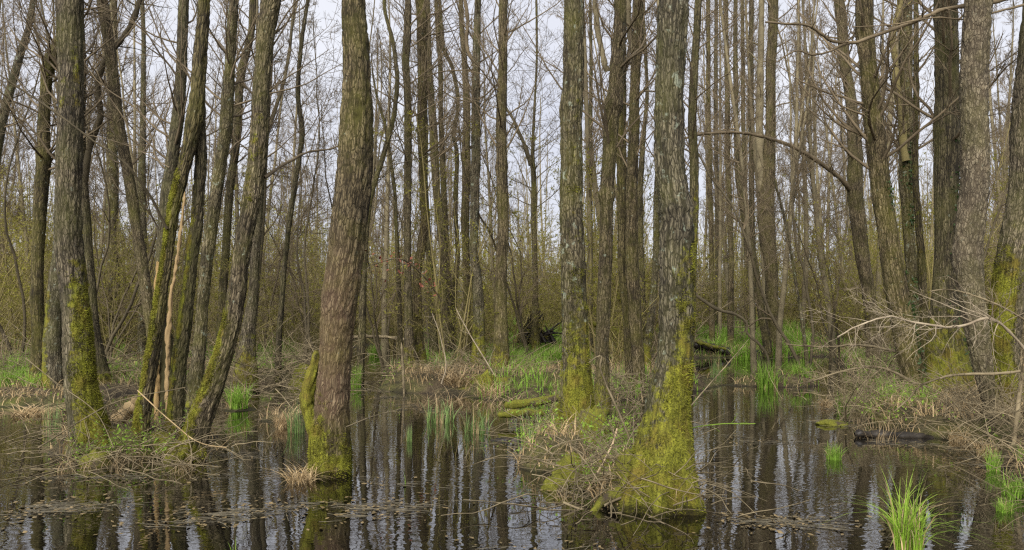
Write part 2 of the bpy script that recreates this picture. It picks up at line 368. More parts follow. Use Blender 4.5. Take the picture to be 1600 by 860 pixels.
# ------------------------------------------------------------------ trunks traced from the photograph, each at its own distance
def trunk_geo(trace, D, Dtop=None, S=40, step=.035, top=11., warp=.05, ridge=.008, seed=0, roots=0, rootamp=.0, moss=(0.6, .8), side=None, knots=(), zb=-.45, warmz=None, mossbias=0.0):
    """trace: rows (py, xleft, xright) from top to bottom.  returns V,Q,attrs and the centre line"""
    tr = np.array(sorted(trace, key=lambda r: -r[0]), float)
    Dv = np.full(len(tr), float(D))
    zz = CAMH - (tr[:, 0] - HY) * D / F
    if Dtop is not None:
        Dv = D + (Dtop - D) * np.clip((zz - zz[0]) / (zz[-1] - zz[0]), 0, 1)
    cx = ((tr[:, 1] + tr[:, 2]) / 2 - CX) * Dv / F; rad = (tr[:, 2] - tr[:, 1]) / 2 * Dv / F; zz = CAMH - (tr[:, 0] - HY) * Dv / F
    # carry on upward beyond the frame, slimming, and downward into the mud
    k = min(3, len(tr) - 1); sl = (cx[-1] - cx[-1 - k]) / max(zz[-1] - zz[-1 - k], .1); sd = (Dv[-1] - Dv[0]) / max(zz[-1] - zz[0], .1)
    if top > zz[-1] + .3:
        dz = top - zz[-1]
        cx = np.append(cx, [cx[-1] + sl * dz * .4, cx[-1] + sl * dz * .6]); zz = np.append(zz, [zz[-1] + dz * .5, top]); rad = np.append(rad, [rad[-1] * .78, rad[-1] * .3]); Dv = np.append(Dv, [Dv[-1] + sd * dz * .4, Dv[-1] + sd * dz * .6])
    cx = np.insert(cx, 0, cx[0] - (cx[1] - cx[0]) * .3); Dv = np.insert(Dv, 0, Dv[0]); rad = np.insert(rad, 0, rad[0] * 1.05); zz = np.insert(zz, 0, min(zb, zz[0] - .3))
    vis = min(top, CAMH + HY * D / F + .6)
    zs = np.concatenate([np.arange(zz[0], vis, step), np.arange(vis, top, max(step * 5, .15)), [top]])
    def sm(v):
        f = np.interp(zs, zz, v); n = max(3, int(.22 / step)); ker = np.hanning(n * 2 + 3); ker /= ker.sum(); pad = len(ker) // 2
        return np.convolve(np.pad(f, pad, mode='edge'), ker, 'valid')
    C = np.stack([sm(cx), sm(Dv), zs], -1); Rr = sm(rad)
    g = np.random.default_rng(seed)
    C[:, 0] += fbm(np.stack([zs * .9, 0 * zs + seed, 0 * zs], -1), 2, seed) * Rr * .5
    C[:, 1] += fbm(np.stack([zs * .5, 0 * zs, 0 * zs + seed], -1), 2, seed + 5) * Rr * 1.2
    th = np.linspace(0, 2 * math.pi, S, endpoint=False)
    ct, st_ = np.cos(th), np.sin(th)
    T = norm(np.gradient(C, axis=0)); A = norm(np.cross(np.array([0, 1., 0]), T)); B = np.cross(T, A)
    s = np.concatenate([[0], np.cumsum(np.linalg.norm(np.diff(C, axis=0), axis=1))])
    Rm = float(np.mean(Rr)); off = g.uniform(-50, 50, 3)
    buv = np.stack([ct[None] * np.maximum(Rr, Rm)[:, None], st_[None] * np.maximum(Rr, Rm)[:, None], np.broadcast_to(s[:, None], (len(zs), S))], -1) + off
    dr = Rr[:, None] * warp * 4 * fbm(buv * np.array([5, 5, 1.6]), 3, seed)
    rg = np.abs(fbm(buv * np.array([26, 26, 7.]), 3, seed + 9)) * 2
    dr = dr - ridge * 2 * (1 - np.clip(rg * 3, 0, 1)) + ridge * .1 - Rr[:, None] * .03
    zr = np.clip(1 - (zs + .05) / .75, 0, 1.4) ** 1.6
    if roots:
        ph = g.uniform(0, 6.28); lob = np.cos(roots * th + ph + .6 * np.sin(th * 2 + ph)) * .5 + .5
        dr = dr + (Rr * rootamp * zr)[:, None] * (lob ** 2 - .35)[None]
    for kz, kw, ka in knots:
        dr = dr + ka * np.exp(-((zs - kz) / kw) ** 2)[:, None] * (.6 + .8 * (vnoise(buv * 9, 3)))
    mh, ma = moss
    nring = len(zs)
    mz = ma * np.clip(1.25 - zs / max(mh, .01), 0, 1.0)
    ms = np.broadcast_to(mz[:, None], (nring, S)).copy() + mossbias
    for sd_ in ([side] if isinstance(side, tuple) else (side or [])):
        dirx, diry, amt, z0, z1 = sd_
        fac = np.clip((A[:, None, 0] * ct[None] + B[:, None, 0] * st_[None]) * dirx + (A[:, None, 1] * ct[None] + B[:, None, 1] * st_[None]) * diry, -9, 9)
        ms += amt * np.clip(fac * 1.3 + .15, 0, 1) * (sstep(z0 - .3, z0 + .1, zs) * (1 - sstep(z1 - .8, z1 + .4, zs)))[:, None]
    dr = dr + np.clip(ms, 0, 1.2) * (.016 * fbm(buv * np.array([16, 16, 9]), 3, seed + 4) + .006)
    rr_ = np.maximum(Rr[:, None] + dr, .004)
    V = C[:, None] + A[:, None] * (ct[None] * rr_)[..., None] + B[:, None] * (st_[None] * rr_)[..., None]
    nring = len(zs); ii = np.arange(nring * S).reshape(nring, S)
    a, b_ = ii[:-1], ii[1:]
    Q = np.stack([a, np.roll(a, -1, 1), np.roll(b_, -1, 1), b_], -1).reshape(-1, 4)
    at = {'buv': ('FLOAT_VECTOR', buv), 'moss': ('FLOAT', ms)}
    wz = np.zeros_like(zs) if warmz is None else sstep(warmz[0] - .2, warmz[0] + .3, zs) * (1 - sstep(warmz[1] - .5, warmz[1] + .6, zs))
    at['warm'] = ('FLOAT', np.broadcast_to(wz[:, None], (nring, S)))
    return V, Q, at, C, Rr

def crown_from(C, Rr, z0, g, k=16, dens=1.0, L0=2.6, levels=3, up=.10, fine=.0035):
    """bare limbs and twigs growing from a trunk's centre line above height z0"""
    m = C[:, 2] > z0
    P = C[m][::max(1, m.sum() // 40)]; r = Rr[m][::max(1, m.sum() // 40)]
    tb = Tubes()
    if len(P) < 4: return None
    P1, R1, L1 = sprout(P[None], r[None] * 1.0, np.array([L0]), int(k * dens * 1.6), t=(0, 1), ang=(35, 75), lr=(.4, 1.1), rr=.2, N=8, wig=.13, up=up, g=g, tipshort=.35, rmin=.007)
    R1 = np.minimum(np.maximum(R1, .006), .026) * np.linspace(1, .6, 8)[None]
    tb.add(P1, R1, 5)
    P2, R2, L2 = sprout(P1, R1, L1, 6, t=(.2, 1), ang=(25, 60), lr=(.3, .6), rr=.55, N=6, wig=.16, up=.06, g=g, rmin=.005); tb.add(P2, R2, 3)
    P3, R3, L3 = sprout(P2, R2, L2, 4, t=(.2, 1), ang=(25, 65), lr=(.35, .6), rr=.6, N=4, wig=.18, up=.05, g=g, rmin=fine); tb.add(P3, R3, 3)
    if levels > 3:
        P4, R4, L4 = sprout(P3, R3, L3, 3, t=(.25, 1), ang=(25, 60), lr=(.4, .7), rr=.7, N=3, wig=.18, up=.03, g=g, rmin=fine * .85); tb.add(P4, R4, 3)
    return tb

def px_path(pts, D, n=None):
    """smooth 3-D polyline through photo points; D a distance or a pair (start, end)"""
    pts = np.array(pts, float); m = len(pts)
    Dv = np.full(m, D, float) if np.isscalar(D) else np.interp(np.arange(m), np.linspace(0, m - 1, len(D)), D)
    P = np.stack([(pts[:, 0] - CX) * Dv / F, Dv, CAMH - (pts[:, 1] - HY) * Dv / F], -1)
    n = n or m * 4; t = np.linspace(0, m - 1, n); i = np.clip(t.astype(int), 0, m - 2); f = (t - i)[:, None]
    Pe = np.vstack([2 * P[0] - P[1], P, 2 * P[-1] - P[-2]])
    p0, p1, p2, p3 = Pe[i], Pe[i + 1], Pe[i + 2], Pe[i + 3]
    return .5 * (2 * p1 + (p2 - p0) * f + (2 * p0 - 5 * p1 + 4 * p2 - p3) * f ** 2 + (3 * p1 - p0 - 3 * p2 + p3) * f ** 3)
def branch_mesh(name, pts, D, w0, w1, mat, twigs=0, seed=1, tl=.3, levels=2, S=8, tup=.02, wob=.35):
    """a bent branch with side twigs; w0,w1 in photo pixels"""
    g = np.random.default_rng(seed); P = px_path(pts, D); n = len(P); Dm = np.mean(P[:, 1])
    P = P + np.cumsum(g.normal(0, 1, (n, 3)), 0) * wob * w0 * Dm / F * .25
    r = np.linspace(w0, w1, n) / 2 * Dm / F * (1 + .12 * g.normal(0, 1, n)); L = np.linalg.norm(np.diff(P, axis=0), axis=1).sum()
    tb = Tubes(); tb.add(P, r, S)
    if twigs:
        a, b, c = sprout(P[None], r[None], np.array([L]), twigs, t=(.1, 1), ang=(25, 70), lr=(tl * .4, tl), rr=.36, N=6, wig=.15, up=tup, g=g, tipshort=.3); tb.add(a, b, 4)
        if levels > 1:
            a, b, c = sprout(a, b, c, 4, t=(.2, 1), ang=(25, 65), lr=(.3, .6), rr=.6, N=5, wig=.16, up=tup, g=g, rmin=.0016); tb.add(a, b, 3)
        if levels > 2:
            a, b, c = sprout(a, b, c, 3, t=(.2, 1), ang=(25, 65), lr=(.35, .6), rr=.65, N=4, wig=.18, up=tup, g=g, rmin=.0013); tb.add(a, b, 3)
    return tb.mesh(name, mat)

def moss_fuzz(V, Q, at, C, root, b0, n, seed):
    g = np.random.default_rng(seed); ms = np.asarray(at['moss'][1]).ravel(); buv = np.asarray(at['buv'][1]).reshape(-1, 3); Vf = V.reshape(-1, 3)
    f = Q[g.integers(0, len(Q), n * 8)]; sc = ms[f[:, 0]] + 2.2 * fbm(buv[f[:, 0]] * 5, 3, seed); f = f[(sc > .68) & (Vf[f[:, 0], 2] > .0) & (Vf[f[:, 0], 2] < 3.2)][:n]
    if len(f) < 1500: return
    w = g.dirichlet((1, 1, 1, 1), len(f)); P = (Vf[f] * w[..., None]).sum(1); nr = norm(np.cross(Vf[f[:, 1]] - Vf[f[:, 0]], Vf[f[:, 3]] - Vf[f[:, 0]]))
    ci = np.clip(np.searchsorted(C[:, 2], P[:, 2]), 0, len(C) - 1); od = P - C[ci]; od[:, 2] = 0; nr = norm(od)
    d = norm(nr + g.normal(0, .5, P.shape) + np.array([0, 0, -.1])); L = g.uniform(.008, .024, len(P))[:, None]; s1 = norm(np.cross(d, g.normal(0, 1, P.shape))) * .004
    VV = np.stack([P - nr * .004 - s1, P - nr * .004 + s1, P + d * L + s1 * .3, P + d * L - s1 * .3], 1).reshape(-1, 3)
    link('moss', make_mesh('moss', VV - b0, np.arange(len(VV)).reshape(-1, 4), M_MOSSF, smooth=False), root)
TREES = {}
def tree(key, label, trace, D, bark='brown', crown=True, cz=None, ck=14, top=None, twigmat=None, lev=3, extra_trunks=(), name='bare_tree', cat='tree', **kw):
    root = thing(name, label, cat, loc=(0, 0, 0))
    near = D < 10.5
    S = 72 if near else (40 if D < 16 else 22); step = .02 if near else (.045 if D < 16 else .09)
    top = top or max(9.5, CAMH + HY * D / F + 2.5)
    kw.setdefault('ridge', .007 if near else .006); kw.setdefault('seed', abs(hash_(key)) % 1000)
    V, Q, at, C, Rr = trunk_geo(trace, D, S=S, step=step, top=top, **kw)
    b0 = np.array([C[0, 0], C[0, 1], 0.]); root.location = b0
    link('trunk', make_mesh('trunk', V - b0, Q, BARK[bark], at), root)
    for (t2, D2, kw2) in extra_trunks:
        k3 = {**kw, **kw2}
        V2, Q2, at2, C2, R2 = trunk_geo(t2, D2, S=S, step=step, **k3)
        link('trunk', make_mesh('trunk', V2 - b0, Q2, BARK[bark], at2), root)
    if crown:
        g = np.random.default_rng(kw['seed'] + 3)
        cz = cz if cz is not None else max(2.6, (CAMH + HY * D / F) * .55)
        tb = crown_from(C - b0, Rr, cz, g, k=ck, levels=lev, L0=2.2 + D * .03)
        if tb: link('crown', tb.mesh('crown', twigmat or M_TWIG), root)
    if near: moss_fuzz(V, Q, at, C, root, b0, 9000, kw['seed'])
    TREES[key] = (root, C, Rr, b0)
    return root
def hash_(s): return sum((i + 3) * ord(c) * 31 for i, c in enumerate(s))
def limb(key, name, pts, D, w0, w1, mat=None, **kw):
    """a branch that grows from a traced tree: a part of that tree"""
    root, C, Rr, b0 = TREES[key]
    me = branch_mesh(name, pts, D, w0, w1, mat or M_TWIGD, **kw)
    o = link(name, me, root); o.location = [-float(v) for v in b0]
    return o

# --- the left group
tree('T1', 'thick trunk with bright moss down its right side, on the twiggy left hummock',
     [(0, 88, 131), (100, 90, 128), (200, 87, 126), (300, 84, 123), (400, 84, 128), (450, 90, 134), (500, 97, 140), (600, 99, 146), (660, 104, 158), (700, 106, 172), (722, 104, 180)], 8.5,
     'brown', moss=(.7, .5), side=[(.95, -.3, .85, .3, 2.4), (.3, -.9, .5, 3.8, 4.8)], roots=5, rootamp=.5, top=12, ck=18, cz=5.2, warp=.06)
tree('T1b', 'grey trunk close behind the left edge of the thick mossy-sided one',
     [(0, 96, 120), (300, 90, 112), (380, 84, 106), (430, 77, 102), (500, 72, 98), (560, 68, 98), (600, 64, 99)], 14.5, 'grey', moss=(.5, .7), side=(-.9, -.2, .9, -.2, 2.2))
tree('T1c', 'slender dark trunk with a crooked limb behind the right side of the mossy-sided one',
     [(0, 123, 131), (100, 123, 135), (210, 122, 133), (300, 125, 138), (400, 132, 146), (515, 140, 157), (570, 149, 168), (605, 146, 178)], 16, 'dark', moss=(.6, .9), ck=14)
limb('T1c', 'branch', [(133, 285), (142, 225), (158, 180), (152, 140), (163, 92), (185, 62), (207, 27), (220, -5)], 16, 10, 7, M_TWIGD, twigs=10, seed=4)
tree('T2', 'slim trunk leaning left up from behind the pale splintered snag', 
     [(0, 153, 171), (100, 165, 183), (200, 178, 195), (300, 196, 214), (400, 211, 229), (450, 219, 237), (515, 228, 244), (600, 236, 256)], 15.5, 'brown', moss=(.5, .6))
tree('T2b', 'straight buff trunk farther back, left of the slim left-leaning one',
     [(0, 172, 184), (150, 168, 184), (300, 164, 183), (400, 166, 184), (540, 165, 186)], 24, 'grey', moss=(.4, .4))
tree('T3', 'dark straight trunk rising behind the left of the two-legged mossy tree',
     [(0, 278, 295), (100, 275, 292), (170, 269, 288), (250, 258, 278), (300, 250, 272), (400, 243, 264), (520, 238, 258), (610, 234, 262)], 13.5, 'dark', moss=(.9, .8), mossbias=.1)
tree('T4', 'two-legged mossy tree whose trunks join high up, straddling the splintered snag',
     [(0, 309, 328), (60, 305, 327), (100, 301, 324), (160, 297, 321), (200, 290, 315), (250, 282, 304), (300, 269, 289), (350, 260, 279), (400, 255, 272), (450, 246, 265), (515, 235, 255), (600, 219, 242), (660, 209, 234), (705, 204, 231), (722, 200, 236)], 8.7, 'dark',
     extra_trunks=[([(150, 300, 321), (200, 303, 322), (250, 305, 324), (300, 302, 321), (350, 299, 319), (400, 292, 313), (450, 288, 308), (515, 277, 302), (550, 270, 294), (600, 266, 292), (650, 262, 290), (672, 258, 294)], 9.1, dict(top=4.05, seed=77, Dtop=8.75, side=(-.9, -.4, .8, -.2, 3.2)))],
     moss=(.5, .6), side=(-.9, -.4, 1.0, -.2, 3.6), roots=4, rootamp=.3, top=11, cz=5)
limb('T4', 'branch', [(262, 357), (240, 315), (220, 285), (190, 250), (140, 215), (70, 165), (0, 120), (-40, 100)], (8.6, 7.6), 5, 1.8, M_TWIGD, twigs=12, seed=8, tl=.18)
limb('T4', 'branch', [(265, 262), (235, 245), (200, 228), (140, 212), (60, 205)], (8.8, 9.6), 1.7, 1., M_TWIG, twigs=8, seed=9, tl=.2)
tree('T5', 'grey-brown trunk between the two-legged tree and the trunk leaning over the water',
     [(0, 357, 373), (100, 350, 367), (150, 345, 365), (200, 341, 362), (250, 336, 355), (300, 327, 347), (400, 313, 333), (480, 306, 325), (600, 294, 318), (650, 288, 318)], 12.5, 'grey', moss=(.5, .7), ck=18)
tree('T5b', 'thin crooked mossy trunk behind the trunk leaning over the water',
     [(0, 389, 400), (50, 387, 399), (75, 380, 392), (100, 371, 385), (150, 367, 380), (200, 366, 379), (300, 352, 365), (400, 346, 359), (580, 335, 352)], 19, 'dark', mossbias=.22, moss=(.6, .8))
tree('T6', 'curved grey trunk leaning right over the water with moss and lichen along its foot',
     [(0, 407, 441), (50, 404, 432), (100, 399, 424), (150, 393, 421), (200, 391, 420), (250, 386, 416), (300, 379, 410), (350, 372, 401), (400, 365, 393), (450, 359, 388), (515, 346, 376), (550, 336, 367), (600, 318, 352), (650, 296, 335), (690, 278, 322), (712, 266, 316), (725, 262, 316)], 8.4, 'brown',
     moss=(.3, .75), side=[(-.95, -.2, 1.1, -.3, 1.75), (-.3, -.6, .45, 2.6, 4.5)], roots=4, rootamp=.45, top=12, cz=5)
limb('T6', 'branch', [(412, 278), (432, 264), (455, 250), (482, 236), (520, 229), (545, 215)], (8.4, 9.5), 6, 2, M_TWIG, twigs=14, seed=12, tl=.35)
tree('T6b', 'brown trunk behind the leaning one with a thick moss sleeve at its foot',
     [(0, 412, 432), (200, 400, 418), (330, 394, 411), (400, 390, 406), (450, 388, 403), (515, 378, 399), (560, 372, 402), (600, 366, 408)], 15.5, 'brown', moss=(1.3, 1.0))
# --- left background trunks
tree('L1', 'mossy elbowed trunk left of the thick mossy-sided one', 
     [(60, 88, 104), (78, 80, 98), (95, 68, 90), (120, 64, 82), (150, 62, 79), (200, 58, 76), (250, 55, 77), (300, 52, 74), (400, 50, 68), (500, 48, 68), (600, 44, 72)], 15, 'dark', mossbias=.25, top=7.2, cz=4.2, moss=(.6, .8))
tree('L2', 'pale trunk leaning steeply across the upper left corner', [(-40, 52, 60), (45, 40, 50), (84, 26, 38), (122, 15, 28), (167, 3, 17), (250, -16, 0), (500, -50, -34)], 18, 'grey', moss=(.5, .5))
tree('L5', 'slender upright trunk between the left-leaning trunk and the dark straight one', [(0, 218, 225), (50, 221, 228), (100, 220, 228), (200, 218, 228), (300, 215, 228), (420, 217, 230), (570, 216, 232)], 21, 'grey', mossbias=.12, moss=(.6, .7))
tree('L6', 'thin sinuous dark trunk in the gap beside the large lone trunk', [(0, 478, 484), (50, 469, 476), (100, 464, 471), (150, 461, 469), (210, 468, 477), (260, 460, 469), (320, 451, 460), (425, 438, 447), (520, 431, 441), (590, 428, 440)], 17, 'dark', moss=(.5, .6), ck=10)
# --- the large lone trunk in the water
tree('T7', 'large lone trunk with reddish lower bark and a mossy foot standing in open water',
     [(0, 530, 570), (100, 532, 576), (200, 524, 580), (300, 520, 578), (400, 512, 572), (460, 505, 566), (530, 501, 554), (570, 499, 551), (600, 495, 548), (650, 485, 544), (700, 474, 543), (740, 472, 541), (752, 470, 541)], 7.6, 'brown',
     moss=(.52, .98), side=[(-.95, -.25, .6, .2, 1.1)], warmz=(.45, 2.0), roots=6, rootamp=.12, top=13, cz=6.5, ridge=.009, warp=.035)
root, C, Rr, b0 = TREES['T7']
V, Q, at, c2, r2 = trunk_geo([(556, 492, 508), (575, 482, 504), (595, 475, 497), (615, 468, 489), (630, 466, 488), (650, 473, 494), (690, 484, 503)], 7.75, S=32, step=.02, top=1.2, seed=5, moss=(3, 1.2), ridge=.01, warp=.1)
link('root', make_mesh('root', V - b0, Q, BARK['brown'], at), root)
tree('S1', 'dark leaning thin tree passing behind the large lone trunk', [(-20, 598, 603), (15, 597, 603), (65, 611, 618), (125, 617, 625), (180, 612, 620), (235, 597, 606), (310, 573, 582), (370, 566, 576), (560, 556, 570)], 17, 'dark', ck=14, cz=3.2, twigmat=M_TWIGD, moss=(.5, .5))
tree('S2', 'thin dark tree with drooping side twigs right behind the lone trunk', [(150, 586, 590), (200, 601, 606), (235, 606, 612), (290, 613, 619), (370, 617, 624), (450, 619, 627), (560, 620, 630)], 21, 'dark', ck=16, top=8.5, cz=3, twigmat=M_TWIGD, moss=(.5, .5))
# --- the middle group
tree('M1', 'slightly wavy trunk at the near edge of the middle island', [(0, 632, 643), (70, 628, 642), (100, 627, 640), (150, 631, 643), (200, 632, 645), (250, 631, 644), (300, 630, 643), (400, 631, 643), (480, 631, 645), (530, 630, 646), (570, 628, 655), (592, 626, 660)], 17.5, 'brown', moss=(1.0, .9))
tree('M2', 'trunk bowed near its base, with moss sleeve, right of the wavy one', [(0, 649, 665), (35, 652, 669), (100, 652, 668), (150, 651, 666), (200, 651, 666), (250, 654, 667), (300, 655, 668), (350, 657, 671), (385, 652, 668), (410, 647, 662), (430, 645, 659), (480, 645, 660), (530, 643, 662), (575, 638, 668)], 18, 'brown', moss=(1.3, .9))
tree('M2b', 'straight trunk just behind the bowed one', [(0, 656, 667), (300, 660, 670), (350, 663, 673), (400, 665, 676), (450, 668, 680), (500, 671, 683), (545, 670, 688)], 22, 'dark', moss=(.5, .7))
tree('M3', 'trunk curving right as it comes down, in the middle cluster', [(0, 664, 672), (100, 665, 675), (150, 667, 679), (200, 670, 684), (250, 672, 686), (300, 676, 688), (340, 680, 695), (400, 686, 699), (450, 687, 700), (500, 687, 702), (545, 688, 706)], 22, 'brown', moss=(.6, .7))
tree('M4', 'narrow ringed trunk leaning against the curving one', [(0, 678, 684), (50, 680, 689), (100, 684, 692), (200, 685, 693), (250, 686, 696), (300, 688, 698), (350, 691, 701), (450, 699, 707), (550, 703, 712)], 24, 'brown', moss=(.4, .6))
tree('M5', 'twisted thin dark tree with an S bend in the middle cluster', [(0, 684, 690), (80, 689, 696), (100, 702, 709), (150, 713, 719), (172, 713, 719), (195, 707, 714), (212, 704, 711), (240, 711, 718), (290, 708, 716), (340, 708, 716), (400, 712, 720), (450, 706, 715), (500, 703, 713), (545, 702, 714)], 23, 'dark', ck=10, twigmat=M_TWIGD, moss=(.4, .6))
tree('M6', 'left trunk of the touching pair in the middle cluster', [(0, 715, 723), (50, 718, 726), (100, 721, 731), (150, 723, 735), (200, 723, 735), (250, 720, 735), (300, 721, 735), (350, 719, 733), (400, 721, 734), (450, 723, 735), (500, 721, 737), (550, 718, 742)], 21, 'brown', moss=(.5, .7))
tree('M7', 'right trunk of the touching pair, with a green mossy lower half', [(0, 741, 752), (90, 738, 752), (150, 737, 751), (250, 735, 751), (350, 734, 749), (400, 733, 748), (430, 735, 752), (480, 739, 757), (530, 738, 758), (570, 733, 761), (585, 730, 764)], 18, 'grey', moss=(1.9, .95))
limb('M7', 'branch', [(742, 100), (734, 85), (731, 60), (734, 30), (728, -10)], 18, 6, 5, M_TWIG, twigs=6, seed=31)
tree('M8', 'straight full-height trunk standing right of the touching pair', [(0, 778, 793), (100, 778, 793), (150, 775, 792), (200, 774, 791), (250, 775, 793), (300, 777, 796), (350, 777, 795), (400, 774, 793), (450, 773, 794), (500, 772, 793), (530, 770, 794), (580, 766, 798), (597, 762, 802)], 17, 'brown', moss=(.95, 1.0), mossbias=.12, knots=((4.7, .12, .03),))
limb('M7', 'branch', [(745, 110), (700, 112), (672, 118), (662, 128)], (18, 17.6), 2.5, 1.6, M_TWIG, twigs=8, seed=33)
tree('M9', 'small dark wide-branching tree in the open gap right of the middle cluster', [(-30, 836, 840), (50, 837, 841), (100, 837, 841), (150, 834, 838), (200, 831, 836), (250, 828, 836), (300, 829, 839), (350, 830, 839), (430, 832, 841), (480, 831, 842), (540, 829, 845)], 24, 'dark', ck=34, cz=3.6, lev=4, twigmat=M_TWIGD, moss=(1.5, .7))
limb('M9', 'branch', [(830, 258), (822, 230), (810, 200), (796, 172), (785, 150)], 24, 7, 3, M_TWIGD, twigs=10, seed=36, tl=.5)
# --- the trunks of the central hummock
tree('R1', 'straight thick trunk at the back of the central hummock, moss from knee height down',
     [(0, 880, 912), (100, 876, 911), (200, 875, 910), (300, 873, 911), (400, 874, 914), (480, 876, 918), (530, 877, 919), (590, 876, 923), (650, 870, 932), (700, 862, 940)], 9.4, 'grey', moss=(1.45, .85), side=(.5, -.8, .35, .5, 4.6), roots=5, rootamp=.4, top=13, cz=5.6, knots=((4.0, .1, .012),))
tree('R2', 'paler trunk with a knob and side stub close beside the straight thick one',
     [(0, 959, 979), (50, 957, 978), (100, 951, 976), (130, 948, 973), (200, 941, 965), (250, 939, 962), (300, 937, 960), (350, 937, 958), (400, 935, 958), (450, 933, 956), (500, 931, 954), (550, 930, 951), (600, 928, 952), (640, 924, 956)], 12, 'brown', moss=(.7, .9), knots=((4.7, .12, .03), (3.35, .08, .03)))
limb('R2', 'branch', [(950, 112), (944, 100), (940, 85), (934, 40), (930, -10)], 12.2, 9, 8, M_FARB, twigs=4, seed=41, levels=1)
tree('R2b', 'dark trunk wedged between the knobbed pale one and the fused pair', [(0, 960, 976), (100, 960, 979), (200, 962, 979), (300, 964, 981), (400, 965, 982), (500, 973, 987), (590, 977, 994), (612, 974, 996)], 15.5, 'dark', moss=(.4, .6))
tree('R3', 'ridged trunk that forks above, last of the tight row behind the central hummock', [(0, 989, 1005), (70, 987, 1006), (100, 986, 1002), (200, 982, 1000), (300, 978, 997), (400, 977, 998), (500, 983, 1004), (580, 989, 1009), (612, 986, 1014)], 15, 'brown', moss=(.35, .6))
limb('R3', 'branch', [(992, 85), (985, 60), (983, 20), (980, -20)], 15.1, 10, 8, M_FARB, twigs=4, seed=43, levels=1)
tree('R3c', 'thin dark trunk glimpsed between the forked row and the broad mossy-footed trunk', [(0, 1000, 1006), (150, 1009, 1015), (220, 1000, 1009), (300, 995, 1005), (400, 996, 1007), (450, 998, 1009), (530, 1001, 1012), (575, 1000, 1015)], 19, 'dark', moss=(.5, .6))
tree('R3d', 'yellowish mossy slanting trunk tucked behind the broad mossy-footed trunk', [(0, 1040, 1050), (200, 1030, 1040), (300, 1020, 1031), (400, 1021, 1032), (450, 1016, 1028), (500, 1011, 1023), (540, 1005, 1019), (580, 1000, 1018)], 18, 'grey', mossbias=.3, moss=(1.0, .8))
tree('R1b', 'very slim straight tree in the gap right of the straight thick trunk', [(0, 920, 925), (100, 921, 927), (300, 918, 926), (500, 917, 927), (560, 916, 928)], 25, 'dark', moss=(.5, .5))
tree('R4', 'broadest trunk, ring-scarred, with a wide moss-covered flaring foot on the central hummock',
     [(0, 1027, 1076), (50, 1025, 1074), (100, 1024, 1071), (150, 1022, 1070), (200, 1021, 1070), (250, 1022, 1072), (290, 1025, 1076), (320, 1029, 1084), (350, 1030, 1085), (400, 1029, 1085), (450, 1028, 1086), (500, 1029, 1085), (550, 1026, 1083), (590, 1019, 1081), (620, 1010, 1077), (650, 1003, 1075), (680, 993, 1076), (720, 977, 1080), (750, 969, 1083), (780, 963, 1085), (800, 958, 1086)], 6.5, 'grey',
     moss=(1.15, 1.2), side=[(.85, -.5, .62, .7, 2.6)], roots=6, rootamp=.42, top=13, cz=6.5, ridge=.009, warp=.04, knots=((2.42, .025, .012), (3.25, .03, .009), (4.05, .05, .007)))
for pts, w0, w1, sd in (([(1004, 715), (982, 752), (968, 776), (940, 786), (915, 806)], 34, 9, 81), ([(1062, 742), (1076, 772), (1086, 796), (1094, 812)], 30, 14, 82), ([(1012, 745), (1000, 782), (990, 806), (984, 822)], 32, 14, 83), ([(1040, 750), (1044, 785), (1042, 806), (1046, 822)], 30, 16, 84)):
    limb('R4', 'root', pts, (6.42, 6.25), w0, w1, M_MOSS, seed=sd, S=12, wob=.3)
tree('R4b', 'slimmer smooth mossy trunk leaning out from behind the broad ring-scarred one', [(0, 1085, 1097), (50, 1083, 1095), (100, 1079, 1092), (150, 1076, 1090), (200, 1074, 1089), (250, 1076, 1091), (320, 1076, 1092), (450, 1070, 1088), (600, 1062, 1084)], 14.5, 'dark', mossbias=.18, side=(.8, -.4, .5, 1, 4), moss=(.5, .7))
# --- right of the centre
tree('P2', 'stout trunk of two stems grown together on the far grassy bank', [(0, 1201, 1217), (50, 1199, 1215), (100, 1197, 1213), (200, 1196, 1211), (250, 1190, 1211), (300, 1184, 1211), (350, 1185, 1212), (400, 1191, 1214), (450, 1196, 1216), (500, 1198, 1219), (535, 1197, 1224)], 27, 'brown', moss=(.4, .5), ck=12)
limb('P2', 'branch', [(1189, 300), (1187, 200), (1189, 100), (1191, -10)], 27, 13, 10, M_FARB, twigs=8, seed=51, levels=1, wob=.05)
tree('P3', 'trunk leaning left along the side of the stout double-stemmed one', [(0, 1146, 1153), (100, 1146, 1154), (200, 1146, 1154), (280, 1149, 1160), (350, 1158, 1170), (400, 1168, 1183), (470, 1180, 1193), (535, 1192, 1206)], 26, 'dark', moss=(.4, .5))
tree('P4', 'pale olive sapling slanting down into the water near the far bank', [(290, 1210, 1214), (315, 1218, 1222), (357, 1228, 1232), (402, 1235, 1240), (447, 1242, 1247), (490, 1249, 1255), (573, 1258, 1265), (590, 1258, 1266)], 18, 'grey', mossbias=.25, top=4.6, cz=2.2, ck=12, moss=(.6, .5))
for k, (x0, x1, w, D, lab) in enumerate([(1106, 1112, 7, 30, 'slim straight tree first in the row of thin poles right of the broad trunk'), (1119, 1121, 6, 36, 'thinnest pale pole between two slim trees on the far bank'),
        (1134, 1142, 8, 29, 'slim olive tree in the row of poles, left of the pole that leans'), (1174, 1176, 8, 31, 'slim tree just left of the stout double-stemmed one'), (1160, 1166, 6, 38, 'faint pole far behind the leaning one')]):
    tree('PP%d' % k, lab, [(0, x0 - w / 2, x0 + w / 2), (200, (x0 + x1) / 2 - w / 2 - 2, (x0 + x1) / 2 + w / 2 - 1), (400, x1 - w * .55, x1 + w * .55), (530, x1 - w * .7, x1 + w * .7)], D, 'dark' if k % 2 else 'brown', moss=(.4, .5), ck=14)
